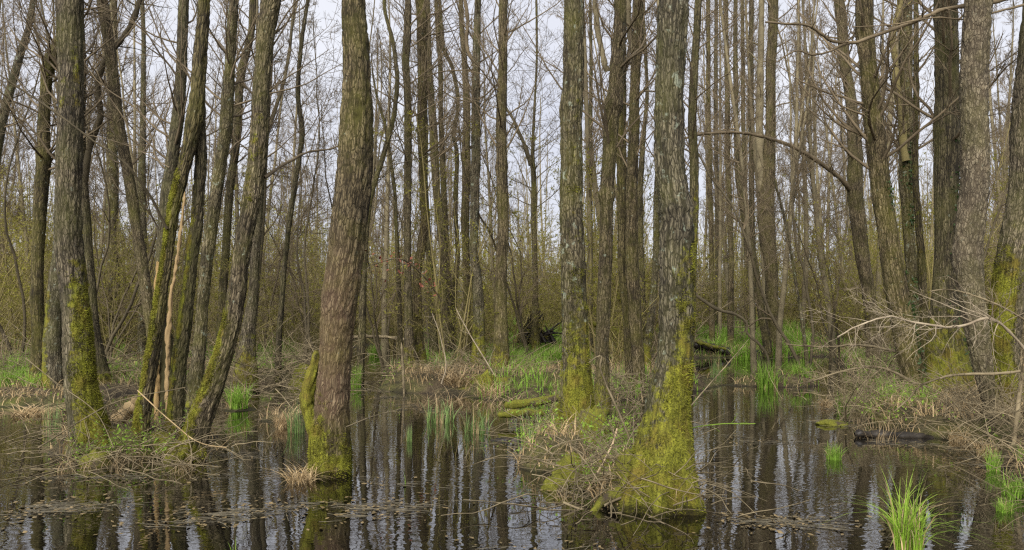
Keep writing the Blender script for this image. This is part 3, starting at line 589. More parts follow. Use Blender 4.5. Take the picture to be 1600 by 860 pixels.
# --- the right bank
tree('Q1', 'dark brown left-leaning trunk with ivy on one edge at the right bank corner',
     [(0, 1336, 1364), (50, 1338, 1366), (100, 1344, 1370), (150, 1348, 1375), (200, 1352, 1383), (250, 1358, 1390), (300, 1366, 1396), (350, 1374, 1404), (400, 1379, 1413), (450, 1386, 1421), (500, 1394, 1429), (550, 1404, 1438), (600, 1410, 1450)], 12.5, 'brown', moss=(.3, .5), ck=16)
tree('Q2', 'trunk with a long arching limb, left behind the dark ivy-edged leaning one',
     [(0, 1303, 1320), (100, 1312, 1329), (150, 1320, 1337), (250, 1322, 1346), (300, 1323, 1348), (350, 1330, 1354), (400, 1337, 1360), (450, 1346, 1366), (500, 1350, 1372), (550, 1352, 1378)], 20, 'brown', mossbias=.08, moss=(.4, .5), ck=22)
limb('Q2', 'branch', [(1330, 300), (1317, 286), (1296, 267), (1268, 247), (1237, 230), (1209, 220), (1185, 213), (1150, 207), (1115, 209), (1089, 213), (1060, 222)], (20, 18), 8, 3.5, M_TWIG, twigs=12, seed=61, tl=.16, wob=.2)
tree('Q3', 'ivy-hung trunk with a mossy bend behind the dark leaning one on the right bank', [(0, 1402, 1425), (100, 1404, 1425), (200, 1404, 1426), (280, 1405, 1427), (350, 1410, 1428), (420, 1416, 1434), (500, 1422, 1442), (570, 1424, 1450)], 16, 'grey', mossbias=.12, moss=(.4, .6), ck=20)
limb('Q3', 'branch', [(1416, 250), (1404, 170), (1396, 110), (1392, 60), (1400, 10), (1396, -20)], 15.8, 12, 9, M_SHRUB, twigs=10, seed=63)
tree('Q3b', 'slender moss-green stem between the ivy-hung trunk and the deep green mossy one', [(60, 1428, 1436), (280, 1425, 1435), (350, 1430, 1441), (400, 1433, 1445), (450, 1435, 1448), (500, 1437, 1451), (570, 1436, 1456)], 14.5, 'dark', mossbias=.35, moss=(.8, .7), ck=10)
tree('Q4', 'dark furrowed trunk with a bright moss skirt on the right bank',
     [(0, 1461, 1496), (100, 1461, 1498), (200, 1459, 1497), (300, 1459, 1496), (350, 1459, 1493), (400, 1459, 1491), (450, 1457, 1494), (480, 1455, 1500), (520, 1450, 1504), (570, 1445, 1510), (610, 1438, 1516)], 12.5, 'dark', moss=(1.55, 1.0), mossbias=.2, roots=5, rootamp=.2, ck=16)
tree('Q5', 'pale scaly-barked trunk narrowing to its foot at the edge of the right bank',
     [(0, 1506, 1547), (100, 1505, 1547), (200, 1504, 1547), (300, 1501, 1545), (350, 1498, 1542), (400, 1495, 1541), (450, 1500, 1543), (500, 1508, 1544), (550, 1514, 1547), (580, 1521, 1550), (620, 1531, 1553), (650, 1538, 1554), (680, 1541, 1556), (700, 1540, 1560)], 9.4, 'scaly', moss=(.15, .4), top=13, cz=5.5, ridge=.010)
tree('Q6', 'leaning trunk at the right margin with a mossy left flank',
     [(0, 1592, 1640), (100, 1588, 1636), (200, 1581, 1630), (300, 1575, 1625), (350, 1566, 1616), (400, 1557, 1605), (450, 1549, 1598), (500, 1545, 1594), (550, 1548, 1592), (600, 1551, 1596), (650, 1552, 1600), (670, 1550, 1602)], 10.4, 'brown', moss=(.9, .7), side=(-.95, -.3, 1.2, -.3, 2.5), top=12, cz=5.5, roots=4, rootamp=.3)
limb('Q6', 'branch', [(1610, -12), (1565, 0), (1530, 7), (1475, 15), (1450, 25), (1415, 38), (1365, 56), (1335, 66), (1302, 63), (1285, 52), (1268, 40), (1250, 36), (1230, 36), (1198, 33)], (10, 9.2), 8, 3, M_TWIG, twigs=16, seed=71, tl=.14, wob=.15)
limb('Q6', 'branch', [(1335, 66), (1318, 70), (1295, 82), (1270, 86), (1245, 80), (1215, 98)], (9.6, 9.2), 4.5, 2, M_TWIG, twigs=8, seed=72, tl=.3)
limb('Q6', 'branch', [(1605, 6), (1565, 15), (1515, 28), (1460, 26), (1400, 36), (1330, 42)], (10, 9.5), 4, 1.5, M_TWIG, twigs=10, seed=73, tl=.16)

# --- the splintered snag
snag = thing('broken_snag', 'pale splintered upright shard of a snapped trunk between mossy trunks', 'snag', loc=G(258, 672))
M_SPLIT = bark_mat('split_wood', (.38, .26, .13), (.70, .53, .29), (.80, .66, .43), scale=46, stretch=.05, bump=.5, lichen=.9)
b0 = np.array(snag.location)
def shard(name, trace, D, top, mat, seed, S=14):
    V, Q, at, C, Rr = trunk_geo(trace, D, S=S, step=.03, top=top, seed=seed, warp=.12, ridge=.012, zb=-.2)
    return link(name, make_mesh(name, V - b0, Q, mat), snag)
shard('splinter', [(238, 295, 296), (255, 292, 296), (270, 291, 296), (300, 286, 291), (350, 281, 288), (400, 274, 282), (450, 266, 273), (515, 258, 268), (560, 257, 265), (620, 257, 265)], 9.6, 3.5, M_SPLIT, 3)
shard('splinter', [(407, 246, 249), (430, 242, 250), (455, 240, 248), (520, 240, 250)], 9.8, 2.2, M_SPLIT, 4)
shard('stump', [(520, 254, 270), (560, 250, 272), (600, 246, 274), (672, 240, 278)], 9.9, 1.3, BARK['dark'], 6, 22)

# ------------------------------------------------------------------ bare trees of the wood behind
def bg_tree(seed, h, r, lean, k1, L1, ang, up, fine, lev=4, fork=False):
    g = np.random.default_rng(seed); N = 18
    P = walk(np.zeros((1, 3)), norm(np.array([[lean, g.normal(0, .03), 1.]])), np.array([h]), N, .035, .02, g)
    rr = r * (1 - .82 * np.linspace(0, 1, N) ** 1.1)[None]; rr[:, 0] *= 1.35
    P[:, 0, 2] = -.4
    tk = Tubes(); tk.add(P, rr, 8)
    tb = Tubes()
    P1, R1, Ln = sprout(P, rr, np.array([L1]), k1, t=(.22, 1), ang=ang, lr=(.45, 1.1), rr=.27, N=8, wig=.12, up=up, g=g, tipshort=.45, rmin=.012)
    R1 = np.clip(R1, .010, .035) * np.linspace(1, .6, 8)[None]; tb.add(P1, R1, 4)
    if fork:
        P0, R0, L0 = sprout(P, rr, np.array([h * .6]), 3, t=(.3, .55), ang=(12, 26), lr=(.7, 1.), rr=.75, N=9, wig=.08, up=.06, g=g, tipshort=.2)
        tk.add(P0, np.maximum(R0, .02), 6)
        a, b, c = sprout(P0, np.maximum(R0, .02), np.full(len(P0), L1), k1 // 3, t=(.15, 1), ang=ang, lr=(.4, 1.), rr=.4, N=8, wig=.12, up=up, g=g, rmin=.012); tb.add(a, b, 4)
        P1 = np.concatenate([P1, a]); R1 = np.concatenate([R1, b]); Ln = np.concatenate([Ln, c])
    P2, R2, L2 = sprout(P1, R1, Ln, 6, t=(.15, 1), ang=(25, 60), lr=(.25, .6), rr=.6, N=5, wig=.15, up=.06, g=g, rmin=.008); tb.add(P2, R2, 3)
    P3, R3, L3 = sprout(P2, R2, L2, 5, t=(.15, 1), ang=(25, 60), lr=(.4, .8), rr=.65, N=4, wig=.16, up=.05, g=g, rmin=fine); tb.add(P3, R3, 3)
    if lev > 3:
        P4, R4, L4 = sprout(P3, R3, L3, 4, t=(.2, 1), ang=(25, 60), lr=(.4, .9), rr=.75, N=3, wig=.16, up=.03, g=g, rmin=fine * .85); tb.add(P4, R4, 3)
    return tk.mesh('trunk', M_FARB), tb.mesh('crown', M_TWIG)
KINDS = {  # pole: straight slim; branchy: many side limbs; forked: two or three leaders
 'pole': [bg_tree(100 + i, 17 + 2 * (i % 3), .105 + .02 * i, [-.05, .0, .05, .02][i], 56, 2.2, (35, 70), .10, .005) for i in range(4)],
 'branchy': [bg_tree(120 + i, 14 + i, .12 + .015 * i, [.10, -.08, .03][i], 56, 3.2, (35, 75), .05, .005) for i in range(3)],
 'forked': [bg_tree(140 + i, 14 + i, .14, [-.1, .1][i], 26, 2.4, (30, 65), .07, .0055, fork=True) for i in range(2)],
}
ZONES = [(0, 60, 'beyond the elbowed trunk'), (60, 200, 'behind the mossy-sided trunk'), (200, 340, 'behind the splintered snag'), (340, 440, 'behind the leaning mossy-footed trunk'),
         (440, 520, 'in the gap left of the lone trunk'), (520, 640, 'just right of the lone trunk'), (640, 770, 'behind the middle cluster'), (770, 870, 'by the small wide-branching tree'),
         (870, 1020, 'behind the central hummock trunks'), (1020, 1130, 'right of the broad mossy-footed trunk'), (1130, 1230, 'near the double-stemmed trunk'), (1230, 1340, 'beyond the right bank tip'),
         (1340, 1460, 'behind the ivy-edged trunk'), (1460, 1600, 'behind the scaly-barked trunk')]
def zone(px):
    for a, b, t in ZONES:
        if a <= px < b: return t
    return ZONES[0][2] if px < 0 else ZONES[-1][2]
KLAB = {'pole': 'slim straight bare tree', 'branchy': 'many-limbed bare tree', 'forked': 'forking bare tree'}
dens = np.interp(np.arange(-60, 1660), [-60, 60, 200, 420, 440, 520, 560, 640, 780, 800, 870, 900, 1080, 1100, 1340, 1420, 1660], [1.5, 1.3, .9, .8, .3, .3, .5, .7, .6, .3, .3, .6, .8, 1.7, 1.6, 1.0, .9])
cdf = np.cumsum(dens); cdf /= cdf[-1]
PROTO = {}
g = np.random.default_rng(21); placed = []; n = 0; tries = 0
while n < 112 and tries < 4000:
    tries += 1
    px = -60 + np.searchsorted(cdf, g.uniform()); D = 20 + 48 * g.uniform() ** .8
    x = (px - CX) * D / F
    if any((x - a) ** 2 + (D - b) ** 2 < 1.6 ** 2 for a, b in placed): continue
    placed.append((x, D)); n += 1
    kind = g.choice(['pole', 'branchy', 'forked'], p=[.6, .3, .10] if px > 1080 else ([.2, .58, .22] if px < 600 else [.55, .3, .15]))
    v = int(g.integers(len(KINDS[kind])))
    z = float(H(np.array([x]), np.array([D]))[0]); zn = zone(px)
    if (kind, v) not in PROTO:
        root = thing('bare_tree', '', 'tree'); tm, cm = KINDS[kind][v]
        link('trunk', tm, root); link('crown', cm, root); PROTO[(kind, v)] = root
    else: root = copy_tree(PROTO[(kind, v)])
    root['label'] = KLAB[kind] + ' in far wood ' + zn; root['group'] = KLAB[kind] + 's ' + zn
    root.location = (x, D, max(z, -.1)); root.rotation_euler = (0, 0, g.uniform(0, 6.28)); s = g.uniform(.8, 1.15); root.scale = (s * g.uniform(.5, .85),) * 2 + (s,)

# crooked understorey trees, thin and dark, filling the air with twigs
def crooked(seed, h, n):
    g = np.random.default_rng(seed); tk = Tubes(); tb = Tubes()
    P = walk(np.array([[0, 0, -.3]] * n), norm(np.stack([g.normal(0, .16, n), g.normal(0, .16, n), np.ones(n)], -1)), h * g.uniform(.7, 1.1, n), 20, .11, .03, g)
    r0 = g.uniform(.025, .042, n)[:, None] * np.linspace(1, .25, 20)[None]; tk.add(P, r0, 6)
    a, b, c = sprout(P, r0, np.full(n, h * .36), 15, t=(.2, 1), ang=(30, 75), lr=(.35, 1.1), rr=.5, N=9, wig=.2, up=.05, g=g, rmin=.007); tb.add(a, b, 4)
    a, b, c = sprout(a, b, c, 7, t=(.15, 1), ang=(30, 70), lr=(.3, .65), rr=.55, N=6, wig=.2, up=.04, g=g, rmin=.0045); tb.add(a, b, 3)
    a, b, c = sprout(a, b, c, 5, t=(.15, 1), ang=(30, 65), lr=(.35, .7), rr=.6, N=4, wig=.2, up=.03, g=g, rmin=.0034); tb.add(a, b, 3)
    a, b, c = sprout(a, b, c, 3, t=(.2, 1), ang=(30, 65), lr=(.4, .8), rr=.7, N=3, wig=.2, up=.03, g=g, rmin=.003); tb.add(a, b, 3)
    return tk.mesh('trunk', M_TWIGD), tb.mesh('crown', M_TWIG)
CK = [crooked(160, 9, 2), crooked(161, 8, 3), crooked(162, 10, 1), crooked(163, 7, 2)]; CKP = {}
CKL = ['two-stemmed crooked thin tree', 'three-stemmed crooked thin tree', 'single crooked thin tree', 'short two-stemmed crooked tree']
g = np.random.default_rng(52)
for i in range(22):
    px = [g.uniform(-30, 500), g.uniform(1240, 1620), g.uniform(-30, 420), g.uniform(590, 900)][i % 4]; D = 16 + 16 * g.uniform(); v = int(g.integers(4)); x = (px - CX) * D / F; z = float(H(np.array([x]), np.array([D]))[0])
    if v not in CKP:
        root = thing('understorey_tree', '', 'tree'); link('trunk', CK[v][0], root); link('crown', CK[v][1], root); CKP[v] = root
    else: root = copy_tree(CKP[v])
    zn = zone(px); root['label'] = CKL[v] + ' with twiggy dark crown ' + zn; root['group'] = CKL[v] + ' ' + zn
    root.location = (x, D, max(z, -.1)); root.rotation_euler = (0, 0, g.uniform(0, 6.28)); s = g.uniform(.8, 1.25); root.scale = (s, s, s)

# the wood beyond that, one mass
tb = Tubes(); g = np.random.default_rng(5); M = 360
px = g.uniform(-150, 1750, M); D = g.uniform(68, 125, M); X = (px - CX) * D / F
P = walk(np.stack([X, D, 0 * X + .6], -1), norm(np.stack([g.normal(0, .05, M), g.normal(0, .05, M), np.ones(M)], -1)), g.uniform(14, 22, M), 7, .03, .02, g)
r = (g.uniform(.05, .13, M))[:, None] * np.linspace(1, .3, 7)[None]; tb.add(P, r, 5)
a, b, c = sprout(P, r, np.full(M, 3.), 22, t=(.1, 1), ang=(30, 65), lr=(.4, 1.), rr=.3, N=5, wig=.14, up=.08, g=g, rmin=.02); tb.add(a, b, 3)
a, b, c = sprout(a, b, c, 5, t=(.1, 1), ang=(25, 60), lr=(.3, .6), rr=.6, N=4, wig=.15, up=.05, g=g, rmin=.012); tb.add(a, b, 3)
tag(link('distant_wood', tb.mesh('distant_wood', M_FARB)), 'bare wood in the far distance closing the view', 'woodland', kind='stuff')

# ------------------------------------------------------------------ thicket shrubs with young leaves
def quads_at(P, size, g, asp=1.5):
    n = len(P); u = norm(g.normal(0, 1, (n, 3))); v = norm(np.cross(u, g.normal(0, 1, (n, 3)))); s = (size * g.uniform(.6, 1.3, n))[:, None]
    V = np.stack([P - u * s * asp, P + v * s * .6, P + u * s * asp, P - v * s * .6], 1).reshape(-1, 3)
    return V, np.arange(4 * n).reshape(n, 4)
def shrub(seed, h, ns, spread, leaves, lsize=.018, fine=.004, up=.08, mat=None):
    g = np.random.default_rng(seed); tb = Tubes()
    base = np.stack([g.normal(0, .12, ns), g.normal(0, .12, ns), np.full(ns, -.1)], -1)
    d = norm(np.stack([g.normal(0, spread, ns), g.normal(0, spread, ns), np.ones(ns)], -1))
    P = walk(base, d, h * g.uniform(.6, 1.1, ns), 9, .12, .03, g); r = g.uniform(.011, .024, ns)[:, None] * np.linspace(1, .35, 9)[None]; tb.add(P, r, 5)
    a, b, c = sprout(P, r, np.full(ns, h * .6), 9, t=(.12, 1), ang=(30, 75), lr=(.3, .8), rr=.5, N=6, wig=.17, up=up, g=g, rmin=.006); tb.add(a, b, 3)
    a, b, c = sprout(a, b, c, 5, t=(.15, 1), ang=(30, 70), lr=(.3, .6), rr=.6, N=4, wig=.18, up=.04, g=g, rmin=fine); tb.add(a, b, 3)
    a, b, c = sprout(a, b, c, 3, t=(.2, 1), ang=(30, 70), lr=(.4, .7), rr=.7, N=3, wig=.18, up=.02, g=g, rmin=fine * .8); tb.add(a, b, 3)
    lf = None
    if leaves:
        pts = a.reshape(-1, 3); pts = pts[g.choice(len(pts), min(leaves, len(pts)), replace=False)]
        V, Q = quads_at(pts + g.normal(0, .015, pts.shape), lsize, g); lf = make_mesh('young_leaves', V, Q, M_BUD, smooth=False)
    return tb.mesh('stems', mat or M_SHRUB), lf
SH = [shrub(200, 3.8, 9, .22, 2600), shrub(201, 3.0, 11, .32, 2200), shrub(202, 4.6, 7, .18, 2600), shrub(203, 2.2, 12, .5, 1500), shrub(204, 2.6, 10, .4, 0, mat=M_BRUSH)]
SLAB = ['tall olive thicket bush with tiny young leaves', 'rounded olive bush dotted with young leaves', 'tall slender bush with sparse young leaves', 'low spreading bush with tiny young leaves', 'leafless grey-brown bush of tangled stems']
SPROTO = {}
g = np.random.default_rng(33); n = 0; pl = []
while n < 285:
    px = g.uniform(-80, 1680); D = 17 + 34 * g.uniform() ** .9; x = (px - CX) * D / F
    if 540 < px < 640 and D < 27: continue
    if 1060 < px < 1290 and D < 34: continue
    if any((x - a) ** 2 + (D - b) ** 2 < .95 ** 2 for a, b in pl): continue
    z = float(H(np.array([x]), np.array([D]))[0])
    if z < -.12: continue
    pl.append((x, D)); n += 1
    v = int(g.choice(5, p=[.25, .25, .2, .15, .15]))
    if v not in SPROTO:
        root = thing('thicket_bush', '', 'bush'); link('stems', SH[v][0], root)
        if SH[v][1]: link('young_leaves', SH[v][1], root)
        SPROTO[v] = root
    else: root = copy_tree(SPROTO[v])
    zn = zone(px); root['label'] = SLAB[v] + ' ' + zn; root['group'] = SLAB[v] + ' ' + zn
    root.location = (x, D, max(z, -.05)); root.rotation_euler = (0, 0, g.uniform(0, 6.28)); s = g.uniform(.85, 1.5) * (1.15 if D > 28 else .95); root.scale = (s, s, s * (.75 if 760 < px < 880 else 1))
for i in range(9):
    px, D = [(g.uniform(1270, 1440), g.uniform(11, 16)), (g.uniform(370, 500), g.uniform(14.5, 20)), (g.uniform(-20, 330), g.uniform(13.5, 18)), (g.uniform(1440, 1600), g.uniform(13, 17))][i % 4]
    x = (px - CX) * D / F; z = float(H(np.array([x]), np.array([D]))[0]); root = copy_tree(SPROTO[4]); zn = zone(px)
    root['label'] = 'dense grey brush bush low ' + zn; root['group'] = 'dense grey brush ' + zn
    root.location = (x, D, max(z, -.05)); root.rotation_euler = (g.uniform(-.3, .3), g.uniform(-.5, .1), 0); s = g.uniform(.45, .75); root.scale = (s * 1.2, s * 1.2, s * .8)
# far thicket, one mass
tb = Tubes(); M = 1500; px = g.uniform(-120, 1720, M); D = g.uniform(40, 80, M); X = (px - CX) * D / F
P = walk(np.stack([X, D, 0 * X + .3], -1), norm(np.stack([g.normal(0, .3, M), g.normal(0, .3, M), np.ones(M)], -1)), g.uniform(3., 8., M), 6, .12, .05, g)
r = np.full((M, 1), .03) * np.linspace(1, .4, 6)[None]; tb.add(P, r, 3)
a, b, c = sprout(P, r, np.full(M, 3.), 10, t=(.05, 1), ang=(30, 70), lr=(.3, .8), rr=.5, N=4, wig=.18, up=.06, g=g, rmin=.012); tb.add(a, b, 3)
a, b, c = sprout(a, b, c, 4, t=(.1, 1), ang=(30, 70), lr=(.4, .7), rr=.7, N=3, wig=.18, up=.04, g=g, rmin=.009); tb.add(a, b, 3)
pts = a.reshape(-1, 3); pts = pts[g.choice(len(pts), 60000, replace=False)]
V, Q = quads_at(pts, .03, g); tag(link('far_young_leaves', make_mesh('far_young_leaves', V, Q, M_BUD, smooth=False)), 'olive haze of young leaves over the far thicket', 'young leaves', kind='stuff')
tag(link('far_thicket', tb.mesh('far_thicket', M_SHRUB)), 'olive mass of far thicket below the distant wood', 'thicket', kind='stuff')

# ------------------------------------------------------------------ sedges, straw, litter
def blades(base, h, w, lean, g, n=6, droop=.5):
    M = len(base); s = np.linspace(0, 1, n); az = g.uniform(0, 2 * math.pi, M)
    d = np.stack([np.cos(az), np.sin(az), 0 * az], -1); hz = (lean * h)[:, None] * s[None] ** 1.8; vz = h[:, None] * (s[None] - droop * lean[:, None] * s[None] ** 2.6)
    P = base[:, None] + d[:, None] * hz[..., None]; P[..., 2] += vz
    tw = az + math.pi / 2 + g.normal(0, .6, M); sd = np.stack([np.cos(tw), np.sin(tw), 0 * tw], -1)
    ww = w[:, None] * (1 - s[None] ** 2.2) * .5 + .0004
    V = np.stack([P - sd[:, None] * ww[..., None], P + sd[:, None] * ww[..., None]], 2)
    ii = np.arange(M * n * 2).reshape(M, n, 2)
    Q = np.stack([ii[:, :-1, 0], ii[:, :-1, 1], ii[:, 1:, 1], ii[:, 1:, 0]], -1).reshape(-1, 4)
    tip = np.broadcast_to((s ** 2)[None, :, None], (M, n, 2)) * .55
    return V.reshape(-1, 3), Q, {'tip': ('FLOAT', tip)}
def tuft_mesh(name, seed, M, rad, h, lean, w, mat, droop=.5):
    g = np.random.default_rng(seed); a = g.uniform(0, 6.28, M); rr = rad * np.sqrt(g.uniform(0, 1, M))
    base = np.stack([rr * np.cos(a), rr * np.sin(a), np.full(M, -.03)], -1)
    V, Q, at = blades(base, h * g.uniform(.45, 1.1, M), w * g.uniform(.6, 1.2, M), g.uniform(lean[0], lean[1], M), g, droop=droop)
    if mat in (M_SEDGE, M_TUSS, M_SEDGE2): return make_mesh(name, V, Q, [mat, M_STRAW], at, matidx=np.repeat((g.uniform(0, 1, M) < .13).astype(int), 5))
    return make_mesh(name, V, Q, mat, at)
SPARSE = [tuft_mesh('dead_sedge', 340 + i, 26, .4, 1.0, (.2, 1.2), .014, M_STRAW2, droop=.45) for i in range(2)]
# unit tufts: 1 m tall, scaled to size
TU = {'green': [tuft_mesh('sedge_tuft', 300 + i, 150, .28, 1.0, (.05, .75), .022, M_SEDGE) for i in range(3)],
      'blue': [tuft_mesh('sedge_tuft', 310 + i, 80, .35, 1.0, (.02, .5), .026, M_SEDGE2) for i in range(2)],
      'straw': [tuft_mesh('dead_sedge', 320 + i, 150, .3, 1.0, (.35, 1.25), .02, M_STRAW, droop=.5) for i in range(3)]}
def tuft(kind, px, py, hpx, wpx, label, D=None, group=None, mesh=None, name=None):
    D = D or DG(py); p = W(px, py, D); z = float(H(np.array([p[0]]), np.array([p[1]]))[0])
    me = mesh or TU[kind][int(rng.integers(len(TU[kind])))]
    o = link(name or ('dead_sedge_clump' if kind == 'straw' else 'sedge_tuft'), me, loc=(p[0], p[1], min(max(z, -.02), p[2] + .12)))
    h = hpx * D / F * (1.35 if kind == 'blue' else 1.45 if kind == 'green' and D > 12 else 1.); w = wpx * D / F / (1.6 if kind == 'straw' else 1.15) * (1.2 if D > 12 else 1); o.scale = (w, w, h); o.rotation_euler = (0, 0, rng.uniform(0, 6.28))
    return tag(o, label, 'grass', group)
big = tuft_mesh('sedge_tuft', 333, 190, .2, 1.0, (.1, 1.55), .017, M_TUSS, droop=.45)
tuft('green', 1420, 866, 142, 122, 'large bright green sedge tussock in the water at the lower right', mesh=big)
for k, v in [((372, 641, 34, 52), 'bright green sedge tuft by the water below the leaning trunk'), ((1303, 718, 36, 46), 'small green sedge tuft alone in the dark channel'),
             ((585, 558, 20, 28), 'round green tuft far down the narrow channel'), ((557, 606, 32, 26), 'green tuft touching the right side of the lone trunk'),
             ((670, 572, 34, 36), 'upright green tuft at the foot of the bowed trunk'), ((856, 588, 30, 56), 'fine green tussock on the middle island by the straight thick trunk'),
             ((1160, 562, 26, 52), 'rounded bright tussock at the far bank between two dark logs'), ((1198, 606, 40, 56), 'green tuft in the water below the stout double trunk'),
             ((1250, 602, 26, 44), 'green tuft around the foot of the olive sapling'), ((1318, 642, 26, 34), 'small tuft at the tip of the right bank'),
             ((146, 585, 42, 24), 'bright tuft beside the slender dark trunk on its left'), ((184, 572, 36, 28), 'bright tuft just right of the slender dark trunk'),
             ((28, 600, 36, 60), 'green grass patch by the pool at the far left'), ((1590, 775, 50, 90), 'green grass at the lower right margin below the leaning trunk'), ((1606, 745, 44, 60), 'green grass higher on the right margin beside the vine stems'), ((1570, 800, 34, 50), 'low grass at the water edge of the lower right margin'),
             ((1552, 735, 46, 40), 'grass tuft at the foot of the scaly trunk'), ((1265, 527, 20, 24), 'tuft behind the olive sapling on the far bank')]:
    tuft('green', *k, v)
for k, v in [((688, 660, 34, 74), 'loose stand of pale sedge blades in the open water'), ((745, 676, 34, 66), 'second stand of sedge blades nearer the mossy logs'),
             ((462, 676, 42, 42), 'dark blue-green sedge inside the straw clump left of the lone trunk'), ((618, 594, 26, 26), 'sparse sedge standing in the narrow channel'),
             ((830, 705, 56, 70), 'thin sedge blades in front of the mossy logs'), ((82, 676, 44, 44), 'blue-green sedge at the left end of the twiggy hummock'),
             ((640, 690, 26, 16), 'few thin blades in open water right of the lone trunk'), ((690, 600, 30, 46), 'blue-green sedge at the edge of the middle island'),
             ((1120, 590, 30, 26), 'few blades behind the broad mossy-footed trunk')]:
    tuft('blue', *k, v)
for i in range(66):     # the grassy far bank and island top
    px, D = [(rng.uniform(1085, 1270), rng.uniform(26, 44)), (rng.uniform(800, 880), rng.uniform(19, 36)), (rng.uniform(780, 1020), rng.uniform(24, 38))][i % 3]
    x = (px - CX) * D / F; z = float(H(np.array([x]), np.array([D]))[0])
    lab = 'green tussock in the grass of the far bank' if i % 3 == 0 else 'green tussock on the grassy ground behind the middle island'
    tuft('green', px, HY + (CAMH - z) * F / D, 24, 46, lab, D=D, group=lab)
for k, v in [((50, 648, 26, 120), 'drooping straw mat at the water edge on the far left'), ((442, 668, 52, 70), 'straw-coloured sedge clump left of the lone trunk'), ((650, 608, 34, 56), 'bent tan sedge at the near tip of the middle island'),
             ((712, 612, 40, 90), 'wide tan sedge heap on the middle island'), ((770, 622, 36, 80), 'tan sedge by the mossy hollow stump'), ((470, 753, 48, 120), 'pale straw drooping at the foot of the lone trunk'),
             ((682, 575, 30, 30), 'tan sedge mixed with the upright green tuft'), ((1290, 635, 26, 44), 'straw tuft at the tip of the right bank'), ((1545, 715, 56, 90), 'tan grass clump under the scaly trunk'),
             ((1500, 690, 46, 80), 'dead grass hanging over the right bank edge'), ((1585, 690, 70, 90), 'tall dead grass at the right margin'), ((880, 640, 40, 70), 'straw between the mossy logs and the central hummock'),
             ((120, 700, 44, 80), 'straw at the left foot of the mossy-sided trunk'), ((965, 590, 50, 50), 'tan dead sedge between the tight row of trunks'), ((900, 740, 44, 60), 'straw on the front of the central hummock'),
             ((190, 655, 40, 40), 'straw behind the two-legged tree'), ((1440, 655, 36, 80), 'dead grass on top of the right bank'), ((320, 640, 40, 60), 'dead stems behind the leaning trunk')]:
    tuft('straw', *k, v)
for i in range(72):
    px, py = [(rng.uniform(105, 320), rng.uniform(695, 740)), (rng.uniform(860, 965), rng.uniform(690, 785)), (rng.uniform(640, 800), rng.uniform(585, 640)), (rng.uniform(1330, 1580), rng.uniform(640, 700))][i % 4]
    lab = ['dry straw stems arching over the twiggy left hummock', 'dry straw stems arching over the central hummock', 'tan sedge tuft among the brush of the middle island', 'dry grass tuft among the briars of the right bank'][i % 4]
    tuft('straw', px, py, rng.uniform(26, 52), rng.uniform(60, 110), lab, group=lab, mesh=SPARSE[i % 2])
for i in range(108):
    a, b, c, d, lab = [(0, 130, 575, 625, 'green sedge tuft on the muddy ground at the back of the left pool'), (360, 520, 545, 600, 'green tuft among the grey brush left of the lone trunk'), (660, 800, 545, 600, 'green tuft among the trunks of the middle island'), (790, 1010, 530, 600, 'green tussock behind the middle island and central trunks'),
        (1090, 1230, 528, 556, 'bright tussock along the far grassy bank'), (1380, 1560, 590, 680, 'green tuft among the briars on the right bank')][i % 6]
    px, py = rng.uniform(a, b), rng.uniform(c, d); p = G(px, py)
    if float(H(np.array([p[0]]), np.array([p[1]]))[0]) < -.15: continue
    tuft('green', px, py, rng.uniform(20, 32), rng.uniform(26, 54), lab, group=lab)
blade = tuft_mesh('sedge_tuft', 352, 3, .05, 1., (.5, .9), .03, M_TUSS)
tuft('green', 1402, 856, 150, 100, 'few long loose blades arching up behind the large bright tussock', mesh=blade)
# single blades
one = tuft_mesh('sedge_tuft', 350, 4, .06, 1., (.05, .35), .05, M_SEDGE)
tuft('green', 633, 757, 32, 26, 'single broad green blade in front of the lone trunk pool', mesh=one)
one2 = tuft_mesh('sedge_tuft', 351, 7, .2, 1., (.1, .7), .03, M_SEDGE)
tuft('green', 364, 872, 46, 36, 'few curved blades at the lower left edge of the pool', mesh=one2)

# ground cover: dead blades, green blades and fallen twigs wherever the ground stands above the water
def scatter(n, g, Dmin, Dmax, pw=1.0):
    D = Dmin + (Dmax - Dmin) * g.uniform(0, 1, n) ** pw; px = g.uniform(-420, 2020, n); x = (px - CX) * D / F
    z = H(x, D); m = z > .0
    return np.stack([x, D, z], -1)[m]
g = np.random.default_rng(44)
B = scatter(125000, g, 5.5, 40, 1.3); B = B[fbm(B * .8, 2, 3) > -.06]
V, Q, at = blades(B, g.uniform(.08, .34, len(B)), g.uniform(.006, .014, len(B)), g.uniform(.4, 1.5, len(B)), g, n=5, droop=.5)
tag(link('dead_grass', make_mesh('dead_grass', V, Q, M_STRAW, at)), 'matted dead grass and sedge litter over the muddy ground', 'dead grass', kind='stuff')
B = scatter(112000, g, 9, 48, 1.0); f = fbm(B * .35, 2, 17) + .26 * (np.abs(B[:, 0] / B[:, 1] - .28) < .07) * (B[:, 1] > 24) + .05 * (np.abs(B[:, 0] / B[:, 1] - .07) < .1); B = B[f > .07]
V, Q, at = blades(B, g.uniform(.12, .42, len(B)), g.uniform(.008, .018, len(B)), g.uniform(.1, .9, len(B)), g, n=5, droop=.5)
tag(link('grass', make_mesh('grass', V, Q, M_SEDGE, at)), 'fresh green grass over the far banks and island', 'grass', kind='stuff')
B = scatter(22000, g, 5.5, 34, 1.3); n = len(B); az = g.uniform(0, 6.28, n)
P = walk(B + np.array([0, 0, .02]), np.stack([np.cos(az), np.sin(az), g.normal(.12, .3, n)], -1), g.uniform(.25, 1.1, n), 6, .18, -.02, g); tb = Tubes()
P[..., 2] = np.maximum(P[..., 2], -.02)
